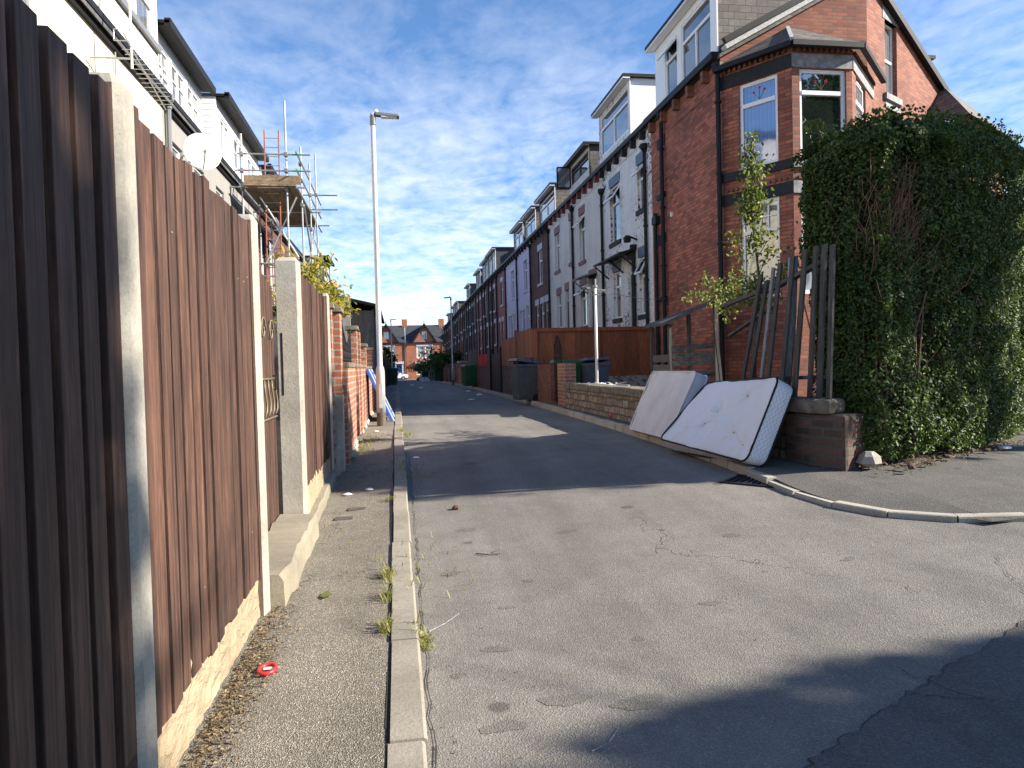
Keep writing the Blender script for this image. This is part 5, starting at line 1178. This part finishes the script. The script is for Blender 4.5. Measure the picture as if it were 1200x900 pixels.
# ================================================================ foliage
def leaves(name,cent,nrm,size,mat,parent=None,asp=.55,jit=.6,fold=.25):
    """small folded leaf faces: cent (n,3), nrm (n,3)"""
    n=len(cent);nr=nrm+rng.normal(0,jit,(n,3));nr/=np.linalg.norm(nr,axis=1)[:,None]+1e-9
    a=np.cross(nr,rng.normal(0,1,(n,3)));a/=np.linalg.norm(a,axis=1)[:,None]+1e-9;b_=np.cross(nr,a)
    s=size*rng.uniform(.65,1.25,n)[:,None]
    L=a*s;W=b_*s*asp*.5;F=nr*s*fold*.5
    v=np.stack([cent-L*.5,cent-L*.12+W+F,cent+L*.22+W*.85+F,cent+L*.5,cent+L*.22-W*.85+F,cent-L*.12-W+F],1).reshape(-1,3)
    off=np.array(OFF.get(parent.name,(0,0,0)) if parent else (0,0,0));v=v-off
    me=bpy.data.meshes.new(name);me.vertices.add(len(v));me.vertices.foreach_set('co',v.astype(np.float32).ravel())
    idx=np.arange(n)[:,None]*6;q=np.concatenate([idx+[[0,1,2,3]],idx+[[0,3,4,5]]],1).reshape(-1)
    me.loops.add(len(q));me.loops.foreach_set('vertex_index',q.astype(np.int32));me.polygons.add(2*n)
    me.polygons.foreach_set('loop_start',(np.arange(2*n)*4).astype(np.int32));me.polygons.foreach_set('loop_total',np.full(2*n,4,dtype=np.int32))
    me.materials.append(M[mat]);me.update(calc_edges=True);me.validate()
    o=bpy.data.objects.new(name,me);COL.objects.link(o)
    if parent:o.parent=parent;OFF[o.name]=OFF[parent.name]
    return o
def vnoise(p,s,seed=0):
    """cheap smooth noise"""
    q=p*s;r=np.zeros(len(p))
    for k in range(5):
        w_=np.random.default_rng(seed*17+k).normal(0,1,3);ph=k*1.7+seed;r+=np.sin(q@w_*(1+.6*k)+ph)/(1+.5*k)
    return r/2.2
# the hedge: a thick clipped slab round the street corner
hg=thing('privet_hedge',(4.6,6.4,.4),'tall clipped privet hedge towering over the street corner on the right','hedge')
pa=Vector((3.72,6.35));pb=Vector((3.95,5.55));pc=Vector((4.25,5.45))
# outline polyline in plan (outer faces) : left end -> corner -> along side street
ol=[(4.45,7.0),(4.0,6.62),(3.86,6.2),(3.92,5.86),(4.16,5.62),(4.5,5.68),(5.2,5.99),(6.6,6.82),(9.5,8.6)]
seg=[];tot=0
for (a,b_),(c,d_) in zip(ol,ol[1:]): l=math.hypot(c-a,d_-b_);seg.append((tot,l,a,b_,c,d_));tot+=l
def onpath(s):
    res=np.zeros((len(s),2));nn=np.zeros((len(s),2))
    for (t0,l,a,b_,c,d_) in seg:
        m_=(s>=t0)&(s<=t0+l+1e-6);k=(s[m_]-t0)/l;res[m_,0]=a+(c-a)*k;res[m_,1]=b_+(d_-b_)*k;nn[m_,0]=(d_-b_)/l*-1*-1;nn[m_,1]=-(c-a)/l
    return res,nn
HT=3.5
def hz(s): return 3.34+.12*np.clip(s-1.3,0,3)-.12*np.clip(1-s/1.2,0,1)**2
N_=150000
s=np.where(rng.random(N_)<.8,rng.uniform(0,min(tot,5.2),N_),rng.uniform(0,tot,N_));z=.42+(HT-.42)*rng.random(N_)**.92
xy,nn=onpath(s)

zt=hz(s);z=.42+(zt-.42)*(z-.42)/(HT-.42)
u_=(z-.42)/(zt-.42)
# profile: narrow foot, slight bulge at the base fringe, rounded shoulder
prof=-.10*(1-u_)**2*1.0+.10*np.exp(-((u_-.12)/.09)**2)-.20*np.clip((u_-.92)/.08,0,1)**2+.02*np.sin(u_*9)
p3=np.column_stack([xy,z])
bul=.06*vnoise(p3,1.6,1)+.05*vnoise(p3,5.5,2)
# bare twiggy hollow in the side facing the camera
hol=np.exp(-(((s-1.95)/.42)**2+((z-2.62)/.33)**2))+.7*np.exp(-(((s-2.3)/.25)**2+((z-1.5)/.45)**2))
dep=rng.exponential(.07,N_)*(1+2*hol)+hol*.14
P_=np.column_stack([xy+nn*(prof+bul-dep)[:,None],z+.03*vnoise(p3,3,5)])
keep=(rng.random(N_)>hol*.62)&(vnoise(p3,7,9)+rng.normal(0,.45,N_)>-.40)&(P_[:,2]>.43)
nv=np.column_stack([nn,np.full(N_,.55)])
kk=np.flatnonzero(keep);k1=kk[::3];k2=np.setdiff1d(kk,k1);leaves('foliage',P_[k2],nv[k2],.033,'leaf_hedge',hg,jit=.7);leaves('foliage',P_[k1],nv[k1],.046,'leaf_hedge',hg,jit=.8,asp=.48)
# top surface
K=30000;s2=rng.uniform(0,min(tot,6),K);xy2,nn2=onpath(s2)
t_=rng.random(K);P2=np.column_stack([xy2-nn2*(.15+t_*1.1)[:,None],hz(s2)-.04+.05*vnoise(np.column_stack([xy2,t_]),3,4)-rng.exponential(.05,K)+.05*(t_*(1-t_))*4])
leaves('foliage',P2,np.tile([0,0,1.],(K,1)),.040,'leaf_hedge',hg,jit=.6)
# fresh shoots sticking out of the top and the lit foot
K=2600;s3=rng.uniform(0,5.2,K);xy3,nn3=onpath(s3)
sp=rng.random(K);P3=np.column_stack([xy3-nn3*(.10+.5*rng.random(K))[:,None],hz(s3)+.01+.10*sp**2])
leaves('foliage',P3,np.tile([0,0,.6],(K,1)),.045,'leaf_hedge',hg,jit=.9)
# solid dark core, added to block light inside the hedge
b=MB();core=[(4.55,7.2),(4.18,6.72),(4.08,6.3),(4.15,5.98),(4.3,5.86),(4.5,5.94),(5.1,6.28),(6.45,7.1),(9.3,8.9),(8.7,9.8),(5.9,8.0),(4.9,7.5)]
b.prism(core,.5,3.15);b.build('dark_core',M['core'],hg)
b=MB();random.seed(77)
cx_,cn_=onpath(np.array([1.95]));
for k in range(200):
    s0=random.uniform(.3,4.2);z0_=random.uniform(.6,2.9)
    if k<150: s0=random.gauss(1.95,.36);z0_=random.gauss(2.30,.30)
    s0=max(.05,s0)
    xy4,nn4=onpath(np.array([s0]))
    o_=Vector((xy4[0][0]-nn4[0][0]*.22,xy4[0][1]-nn4[0][1]*.22,z0_));tn=Vector((-nn4[0][1],nn4[0][0],0))*random.choice((-1,1))
    e=o_+Vector((nn4[0][0],nn4[0][1],0))*random.uniform(.10,.21)+Vector((0,0,1))*random.uniform(.2,.5)+tn*random.uniform(0,.35)
    mid=(o_+e)/2+Vector((random.gauss(0,.03),random.gauss(0,.03),random.gauss(0,.03)))
    b.tube([o_,mid,e],random.uniform(.003,.007),4,r1=.0015)
for k in range(24):
    s0=random.uniform(.2,4);xy4,nn4=onpath(np.array([s0]))
    x,y=xy4[0]-nn4[0]*.16;b.tube([(x,y,.4),(x+random.gauss(0,.05),y+random.gauss(0,.05),1.1),(x+random.gauss(0,.1),y+random.gauss(0,.08),1.9)],.014,5,r1=.006)
b.build('branch',M['twig'],hg)
def tree(name,base,h,crown,nleaf,size,mat,label,cat='tree',group=None,seed=1,tr=.06,limbs=9,lean=(0,0),asp=.55,clip=False):
    """tapered trunk, limbs and leaf clumps: crown = (cx,cy,cz,rx,ry,rz)"""
    random.seed(seed);t=thing(name,base,label,cat,group);b=MB();cx,cy,cz,rx,ry,rz=crown
    top=Vector((cx,cy,cz+rz*.4));bs=Vector(base);mid=bs.lerp(top,.45)+Vector((random.gauss(0,.03)*h*.3,random.gauss(0,.03)*h*.3,0))
    b.tube([bs-Vector((0,0,.2)),mid,top],tr,9,r1=tr*.25);cl=[]
    for k in range(limbs):
        a=random.uniform(0,6.28);f=random.uniform(.35,1);el=random.uniform(-.5,.9);e=Vector((cx+rx*f*math.cos(a)*math.cos(el),cy+ry*f*math.sin(a)*math.cos(el),cz+rz*f*math.sin(el)))
        s0=bs.lerp(top,random.uniform(.35,.85));m_=(s0+e)/2+Vector((0,0,.08*rz));b.tube([s0,m_,e],tr*.35,6,r1=tr*.08);cl.append(e)
        for q in range(3):
            e2=e+Vector((random.gauss(0,rx*.28),random.gauss(0,ry*.28),random.gauss(0,rz*.22)));b.tube([m_.lerp(e,.6),e2],tr*.14,4,r1=tr*.05);cl.append(e2)
    b.build('trunk',M['bark'],t,smooth=True)
    R0=min(rx,ry,rz);per=nleaf//len(cl);pts=[]
    for c in cl: pts.append(np.array(c)+rng.normal(0,1,(per,3))*np.array([rx,ry,rz])*.17*random.uniform(.6,1.2))
    pts=np.concatenate(pts)
    if clip: pts=pts[(((pts-np.array([cx,cy,cz]))/np.array([rx,ry,rz]))**2).sum(1)<1]
    leaves('crown',pts,rng.normal(0,.4,pts.shape)+np.array([0,0,.8]),size,mat,t,asp=asp);return t
# young tree behind the palings
sp_=thing('sapling',(4.62,8.9,.45),'slender young tree with yellowing leaves growing up behind the broken paling fence','tree')
b=MB();random.seed(41);stem=[(4.62,8.9,.4),(4.60,8.85,1.4),(4.66,8.8,2.4),(4.60,8.85,3.2),(4.63,8.82,4.15)];b.tube(stem,.03,8,r1=.006)
pts=[];sv=[Vector(p) for p in stem]
def along(t): k=min(3,int(t*4));return sv[k].lerp(sv[k+1],t*4-k)
br=[]
for k in range(34):
    t=random.uniform(.33,.97);o_=along(t);a=random.uniform(0,6.28);ln=random.uniform(.10,.30)*(1.25-t)+.05
    e=o_+Vector((math.cos(a)*ln,math.sin(a)*ln,random.uniform(.12,.35)));br.append((o_,e))
for e in ((4.45,10.6,2.35),(4.5,10.2,2.55),(4.55,9.9,2.2),(4.5,9.6,1.95),(4.7,8.0,2.45),(4.72,7.7,2.62),(4.65,8.2,2.3),(4.6,9.5,2.5),(4.55,9.3,3.0)):
    br.append((along(random.uniform(.35,.5)),Vector(e)))
for o_,e in br:
    b.tube([o_,(o_+e)/2+Vector((0,0,.04)),e],.007,5,r1=.002)
    l=(e-o_).length;n=int(10+l*38)
    for q in range(n):
        f=random.uniform(.25,1.05);p=o_.lerp(e,f);pts.append((p.x+random.gauss(0,.05),p.y+random.gauss(0,.05),p.z+random.gauss(0,.055)))
b.build('trunk',M['bark'],sp_,smooth=True)
pts=np.array(pts);pts=np.concatenate([pts,pts+rng.normal(0,.05,pts.shape)]);leaves('crown',pts,rng.normal(0,.7,pts.shape)+np.array([0,-.2,.3]),.058,'leaf_young',sp_,asp=.62,jit=.7,fold=.5)
# shrub over the left wall
tree('small_tree',(-1.35,10.2,.3),2.5,(-1.15,10.0,2.35,.55,1.0,.42),1500,.095,'leaf_autumn','small tree with yellow and rust leaves leaning over the left brick wall','tree',seed=5,tr=.035,limbs=12,asp=.42)
# off to the right, across the side street: mirrored in the bay and throwing the foreground shade
tree('tree',(22.9,-9.2,-.3),17,(22.8,-9.2,12.6,3.4,3.4,5.2),17000,.34,'leaf_tree','big leafy tree across the side street, seen mirrored in the upper bay window','tree',seed=9,tr=.3,limbs=30,clip=True)
tree('tree',(13.2,-5.4,-.3),8,(13,-6.33,7.2,3.0,4.1,7.4),64000,.32,'leaf_tree','smaller leafy tree across the side street, outside the picture, shading the foreground','tree',seed=12,tr=.2,limbs=90,clip=True)
tree('small_tree',(13.4,-3.6,-.3),5,(13.0,-3.6,5.0,2.2,3.36,2.7),26000,.26,'leaf_tree','low rounded tree across the side street, outside the picture, nearest the junction','tree',seed=14,tr=.12,limbs=50,clip=True)
tree('tree',(14.2,3.7,-.2),9,(13.8,3.75,7.3,1.7,1.35,2.6),3600,.24,'leaf_tree','slim unseen tree added outside the picture on the right to dapple the hedge','tree',seed=15,tr=.14,limbs=26,clip=True)  # unseen tree put in to darken the hedge
# bushes far away
for k,(x,y,r,h,side) in enumerate(((4.3,58,1.3,2.6,1),(4.1,68,1.7,3.0,1),(3.8,80,1.9,3.2,1),(2.9,93,1.3,2.3,1),(-1.3,64,1.1,3.2,0),(-1.2,76,1.0,3.0,0))):
    z=g(x,y);lab=['dark green bush spilling over the right boundary, nearest of the far right clump','dark green bush in the middle of the far right clump','dark green bush overhanging the right kerb near the black sacks','small pale-flecked bush at the far right end of the street','dark bush behind the left green bin','farthest dark bush on the left, before the end houses'][k]
    tree('bush',(x,y,z),h,(x,y,z+h*.62,r,r,h*.42),1500,.24,'leaf_tree',lab,'bush','bushes far along the street',seed=60+k,tr=.07,limbs=10)
# weeds, dry leaves, litter
def tufts(name,pl,label,mat='grass',hh=.07):
    pts=[];random.seed(19);b=MB()
    for (x,y,r,n) in pl:
        for k in range(n):
            px,py=x+random.gauss(0,r*.35),y+random.gauss(0,r);z=g(px,py)+(.08 if px<.06 else 0.0);a=random.uniform(0,6.28);l=random.uniform(.4,1.1)*hh
            dx,dy=math.cos(a)*l*.8,math.sin(a)*l*.8;w_=.0025
            b.add([(px-w_*math.sin(a),py+w_*math.cos(a),z),(px+w_*math.sin(a),py-w_*math.cos(a),z),(px+dx*.5+w_*math.sin(a),py+dy*.5-w_*math.cos(a),z+l*.6),(px+dx*.5-w_*math.sin(a),py+dy*.5+w_*math.cos(a),z+l*.6),(px+dx,py+dy,z+l*.7)],[(0,1,2,3),(3,2,4)])
    return tag(b.build(name,M[mat],recalc=False),label,'weeds',kind='stuff')
tufts('weeds',[(-.09,4.4,.06,90),(-.09,4.0,.04,50),(-.08,3.5,.05,70),(.09,3.48,.05,110),(-.09,6.6,.05,40),(.08,8,.3,120),(-.5,9.6,.2,150),(-.45,10.4,.4,160),(.075,4.6,.5,80),(-.62,4.9,.5,30),(.09,11.2,.15,200)],'dry tufts of grass and weeds growing in the kerb joints')
K=1500;x=-.70+np.abs(rng.normal(0,.07,K));y=rng.uniform(1.8,4.0,K);k2=rng.random(K)<.62;y[k2]=rng.normal(3.0,.45,k2.sum())
zz=np.array([g(a,b_)+.085 for a,b_ in zip(x,y)]);o=leaves('leaf_litter',np.column_stack([x,y,zz]),np.tile([0,0,1.],(K,1)),.017,'leaf_dry',jit=.35);tag(o,'dry leaves and grit gathered along the foot of the left board fence','leaf litter',kind='stuff')
K=500;t=rng.random(K);x=4.0+t*2.6+rng.normal(0,.12,K);y=5.45+t*1.35+rng.normal(0,.10,K);o=leaves('leaf_litter',np.column_stack([x,y,np.full(K,.405)]),np.tile([0,0,1.],(K,1)),.03,'leaf_dry',jit=.4);tag(o,'dry leaves and soil along the foot of the hedge','leaf litter',kind='stuff')
K=700;x=rng.uniform(.1,3.3,K);y=rng.uniform(1.8,14,K);e_=rng.random(K)<.45;x[e_]=.08+np.abs(rng.normal(0,.05,e_.sum()))
zz=np.array([g(a,b_)+.004 for a,b_ in zip(x,y)]);o=leaves('grit',np.column_stack([x,y,zz]),np.tile([0,0,1.],(K,1)),.011,'leaf_dry',jit=.3);tag(o,'scattered grit and crumbs on the road surface','grit',kind='stuff')
def small(name,mb,mat,label,cat,group=None,**k): return tag(mb.build(name,mat,**k),label,cat,group)
b=MB();b.tube([(-.57+.034*math.cos(t),3.12+.042*math.sin(t),.092+.003*math.sin(t+.5)) for t in frange(0,6.283,24)],.009,6);ri_=b
rg=thing('crushed_red_lid',(-.57,3.12,.083),'bright red plastic ring lid on the left pavement by the fence foot','lid')
ri_.build('rim',M['redp'],rg,smooth=True);b=MB();b.box(-.585,-.555,3.108,3.13,.094,.097);b.build('label_patch',M['white'],rg)
def blob(c,r,h,n=10,seed=1):
    random.seed(seed);b=MB();b.lathe(c,[(r*.6,0),(r,h*.25),(r*.9,h*.7),(r*.4,h)],n);b.v=[(c[0]+(x-c[0])*random.uniform(.75,1.2),c[1]+(y-c[1])*random.uniform(.75,1.2),z) for x,y,z in b.v];return b
small('plastic_lid',blob((3.36,4.83,g(3.36,4.83)),.045,.012),M['white'],'clear-white crushed lid lying against the right kerb at the corner','lid')
small('white_wrapper',blob((5.85,6.25,.397),.06,.03,seed=4),M['white'],'crumpled white and blue wrapper on the pavement right of the hedge foot','wrapper')
small('red_can',blob((3.60,12.0,.40),.04,.08,seed=2),M['redp'],'small red can on the right pavement beside the stone wall','can')
small('brick_lump',blob((.47,6.28,.085),.035,.045,6,3),M['brick_dark'],'dark lump of stone near the shadow edge by the left kerb','lump')
small('rubble_heap',blob((3.98,5.66,.39),.10,.13,7,6),M['concrete'],'broken mortar lump at the foot of the hedge corner','rubble')
b=MB();random.seed(8)
for k in range(11):
    t=random.random();c=(4.15+t*1.5+random.gauss(0,.05),5.42+t*.85+random.gauss(0,.05),.395);bb=blob(c,random.uniform(.015,.045),random.uniform(.015,.04),7,k);b.add(bb.v,bb.f)
tag(b.build('brick_rubble',M['soot_brick']),'small pieces of broken brick scattered along the foot of the hedge','rubble',kind='stuff')
def twig(pts,r,label,mat='silver_wood'):
    b=MB();b.tube([(x,y,g(x,y)+z) for x,y,z in pts],r,5,r1=r*.5);return tag(b.build('dry_twig',M[mat]),label,'twig','dry twigs on the road')
twig([(.12,3.62,.012),(.2,3.72,.01),(.29,3.85,.012)],.0035,'pale straight stalk lying across the road edge by the weed tuft')
twig([(.62,2.38,.006),(.69,2.42,.006),(.76,2.52,.006)],.0025,'thin curved straw in the shaded road foreground')
twig([(.5,4.95,.008),(.58,4.88,.012),(.66,4.88,.01),(.66,4.94,.03),(.69,4.98,.015)],.0045,'bent rusty brown twig in the middle of the sunlit road','twig')
b=MB();b.add([(-.46,4.10,.084),(-.42,4.16,.10),(-.39,4.10,.085),(-.43,4.05,.09)],[(0,1,2,3)]);tag(b.build('fallen_leaf',M['leaf_young'],recalc=False),'single pale green leaf on the left pavement','leaf')
for k,(x,y) in enumerate(((-.5,7.05),(-.30,7.15),(.2,9.0),(-.35,11.4),(2.2,22),(2.9,26),(1.2,38),(.9,47),(2.9,30))):
    b=blob((x,y,g(x,y)+(.078 if x<0 else .0)),.04 if y<15 else .12,.02 if y<15 else .05,7,k+20);tag(b.build('litter_scrap',M['white']),['pale paper scrap in the shade on the left pavement','small paper scrap near the left kerb','paper scrap in the left gutter by the long shadow','flattened carton near the foot of the near lamp post','paper scrap on the shaded road','paper scrap by the right kerb beyond the grey bin','distant paper scrap left of the road centre','farthest paper scrap towards the end houses','paper scrap in the right gutter before the green bin'][k],'litter','scraps of litter along the street')
# ================================================================ cars
def car(loc,rz,paint,label):
    t=bpy.data.objects.new('parked_car',None);COL.objects.link(t);OFF[t.name]=(0,0,0)
    b=MB();pr=[(-1.95,.35),(-2.0,.6),(-1.9,.88),(-1.0,.98),(-.35,1.42),(.95,1.47),(1.7,1.1),(1.95,.95),(2.0,.5),(1.9,.3)]
    W_=.84
    def sec(y,k): return [(x,y,z if z<.99 else .99+(z-.99)*k) for x,z in pr]
    ys=[(-W_,.0),(-W_*.98,.2),(-W_*.8,1),(W_*.8,1),(W_*.98,.2),(W_,.0)]
    ys=[(-W_,0),(-W_*.97,.0),(-W_*.78,1),(W_*.78,1),(W_*.97,.0),(W_,0)];n=len(pr)
    vs=[p for y,k in ys for p in sec(y,k)];fs=[(i*n+j,(i+1)*n+j,(i+1)*n+(j+1)%n,i*n+(j+1)%n) for i in range(5) for j in range(n)]+[tuple(range(n)),tuple(range(5*n+n-1,5*n-1,-1))]
    b.add(vs,fs);b.build('body',plain(paint[0],paint[1],.25,var=.03),t,bevel=.05)
    b=MB()
    for s_ in (-1,1): b.add([(-.85,s_*(W_*.955+.012),1.0),(1.45,s_*(W_*.955+.012),1.0),(.9,s_*(W_*.80+.012),1.38),(-.3,s_*(W_*.80+.012),1.36)],[(0,1,2,3)])
    b.add([(-1.0,-.62,1.02),(-1.0,.62,1.02),(-.42,.58,1.40),(-.42,-.58,1.40)],[(0,1,2,3)]);b.add([(1.68,-.6,1.15),(1.68,.6,1.15),(1.05,.56,1.45),(1.05,-.56,1.45)],[(0,1,2,3)])
    b.v=[(x+(-.03 if x<-.4 and abs(y)<.7 else .03 if x>1.0 and abs(y)<.7 else 0),y,z) for x,y,z in b.v];b.build('window',M['glass'],t,recalc=False)
    for sx in (-1.25,1.3):
        for s_ in (-1,1):
            b=MB();k=16;vs=[(sx+.31*math.cos(6.2832*j/k),y,.31+.31*math.sin(6.2832*j/k)) for y in (s_*.70,s_*.86) for j in range(k)];b.add(vs,[(j,(j+1)%k,k+(j+1)%k,k+j) for j in range(k)]+[tuple(range(k)),tuple(range(k,2*k))]);wh=b.build('wheel',M['rubber'],t)
            b=MB();vs=[(sx+.19*math.cos(6.2832*j/k),s_*.868,.31+.19*math.sin(6.2832*j/k)) for j in range(k)];b.add(vs,[tuple(range(k))]);b.build('rim',M['steel'],wh,recalc=False)
    b=MB();b.box(-2.01,-1.9,-.7,-.45,.68,.8);b.box(-2.01,-1.9,.45,.7,.68,.8);b.build('headlight',M['white'],t)
    b=MB();b.box(1.9,2.0,-.7,-.5,.75,.95);b.box(1.9,2.0,.5,.7,.75,.95);b.build('tail_light',M['redp'],t)
    t.location=loc;t.rotation_euler=(0,0,rz);return tag(t,label,'car')
car((-.35,114,g(0,114)),math.pi,('white_car_paint',(.8,.8,.8)),'white hatchback parked across the far end of the street')
car((5.0,52,g(5,52)+.1),math.pi/2,('dark_car_paint',(.02,.022,.03)),'dark car parked in a yard behind the right boundary wall')
# ================================================================ light, sky, camera
sun=bpy.data.lights.new('sun','SUN');so=bpy.data.objects.new('sun',sun);COL.objects.link(so)
AZ=(.951,-.309);EL=R_(29);sd=Vector((AZ[0]*math.cos(EL),AZ[1]*math.cos(EL),math.sin(EL)));so.rotation_euler=sd.to_track_quat('Z','Y').to_euler()
sun.energy=3.9;sun.angle=R_(.53);sun.color=(1,.92,.80)
wd=bpy.data.worlds.new('World');sc.world=wd;wd.use_nodes=True;nt=wd.node_tree;bgn=nt.nodes['Background']
sk=nt.nodes.new('ShaderNodeTexSky');sk.sky_type='NISHITA';sk.sun_disc=False;sk.sun_elevation=EL;sk.sun_rotation=math.atan2(AZ[0],AZ[1]);sk.air_density=1.0;sk.dust_density=.15;sk.ozone_density=4.0
tc=nt.nodes.new('ShaderNodeTexCoord');sx=nt.nodes.new('ShaderNodeSeparateXYZ');nt.links.new(tc.outputs['Generated'],sx.inputs[0])
def wm(op,a,b_=0,cl=False):
    m=nt.nodes.new('ShaderNodeMath');m.operation=op;m.use_clamp=cl
    for i,v in enumerate((a,b_)):
        if hasattr(v,'links'): nt.links.new(v,m.inputs[i])
        else: m.inputs[i].default_value=v
    return m.outputs[0]
zc=wm('MAXIMUM',sx.outputs[2],.02);zc=wm('ADD',zc,.06)
u1=wm('DIVIDE',sx.outputs[0],zc);v1=wm('DIVIDE',sx.outputs[1],zc)
cb=nt.nodes.new('ShaderNodeCombineXYZ');nt.links.new(u1,cb.inputs[0]);nt.links.new(v1,cb.inputs[1])
def wn(scale,detail,rough,dist,sc3,rot=0,off=(0,0,0)):
    mp=nt.nodes.new('ShaderNodeMapping');nt.links.new(cb.outputs[0],mp.inputs[0]);mp.inputs['Scale'].default_value=sc3;mp.inputs['Rotation'].default_value=(0,0,rot);mp.inputs['Location'].default_value=off
    n=nt.nodes.new('ShaderNodeTexNoise');nt.links.new(mp.outputs[0],n.inputs['Vector']);n.inputs['Scale'].default_value=scale;n.inputs['Detail'].default_value=detail;n.inputs['Roughness'].default_value=rough;n.inputs['Distortion'].default_value=dist;return n.outputs['Fac']
big=wn(.7,3,.5,.4,(1,1,1),.3,(3.1,1.7,0));mid_=wn(4.6,8,.62,.5,(1,.8,1),.25);finn=wn(14,6,.6,.3,(1,.65,1),.3)
cl=wm('ADD',wm('ADD',wm('MULTIPLY',big,.75),wm('MULTIPLY',mid_,.80)),wm('MULTIPLY',finn,.42))
low=wm('MULTIPLY',wm('SUBTRACT',1,wm('MULTIPLY',sx.outputs[2],1.9),True),.22)
cl=wm('ADD',cl,low)
rp=nt.nodes.new('ShaderNodeValToRGB');nt.links.new(wm('MULTIPLY',cl,.6),rp.inputs[0]);e=rp.color_ramp.elements;e[0].position=.55;e[0].color=(0,0,0,1);e[1].position=.88;e[1].color=(1,1,1,1)
mx=nt.nodes.new('ShaderNodeMix');mx.data_type='RGBA';nt.links.new(wm('MULTIPLY',rp.outputs[0],wm('SUBTRACT',1.0,wm('MULTIPLY',wm('MAXIMUM',sx.outputs[2],0),1.75),True)),mx.inputs[0]);tn_=nt.nodes.new('ShaderNodeMix');tn_.data_type='RGBA';tn_.blend_type='MULTIPLY';tn_.inputs[0].default_value=1;nt.links.new(sk.outputs[0],tn_.inputs[6]);tn_.inputs[7].default_value=(.79,.94,1.08,1);nt.links.new(tn_.outputs[2],mx.inputs[6]);mx.inputs[7].default_value=(7.6,7.7,7.9,1)
nt.links.new(mx.outputs[2],bgn.inputs[0]);bgn.inputs[1].default_value=.064
cam=bpy.data.cameras.new('camera');co=bpy.data.objects.new('camera',cam);COL.objects.link(co);sc.camera=co
yaw=R_(8.96);pt=R_(-1.44);rl=R_(1.43)
f=Vector((math.sin(yaw)*math.cos(pt),math.cos(yaw)*math.cos(pt),math.sin(pt)));r0=Vector((math.cos(yaw),-math.sin(yaw),0));u0=r0.cross(f)
r_=r0*math.cos(rl)-u0*math.sin(rl);u_v=u0*math.cos(rl)+r0*math.sin(rl)
mt=Matrix((( r_.x,u_v.x,-f.x,0),(r_.y,u_v.y,-f.y,0),(r_.z,u_v.z,-f.z,1.33),(0,0,0,1)));co.matrix_world=mt
cam.sensor_width=36;cam.lens=850/1200*36;cam.clip_end=2000;cam.clip_start=.05
sc.view_settings.view_transform='Standard';sc.view_settings.look='None';sc.view_settings.exposure=1.68;sc.view_settings.gamma=1
sc.render.resolution_x=1024;sc.render.resolution_y=768
sc.cycles.max_bounces=6;sc.cycles.use_denoising=True
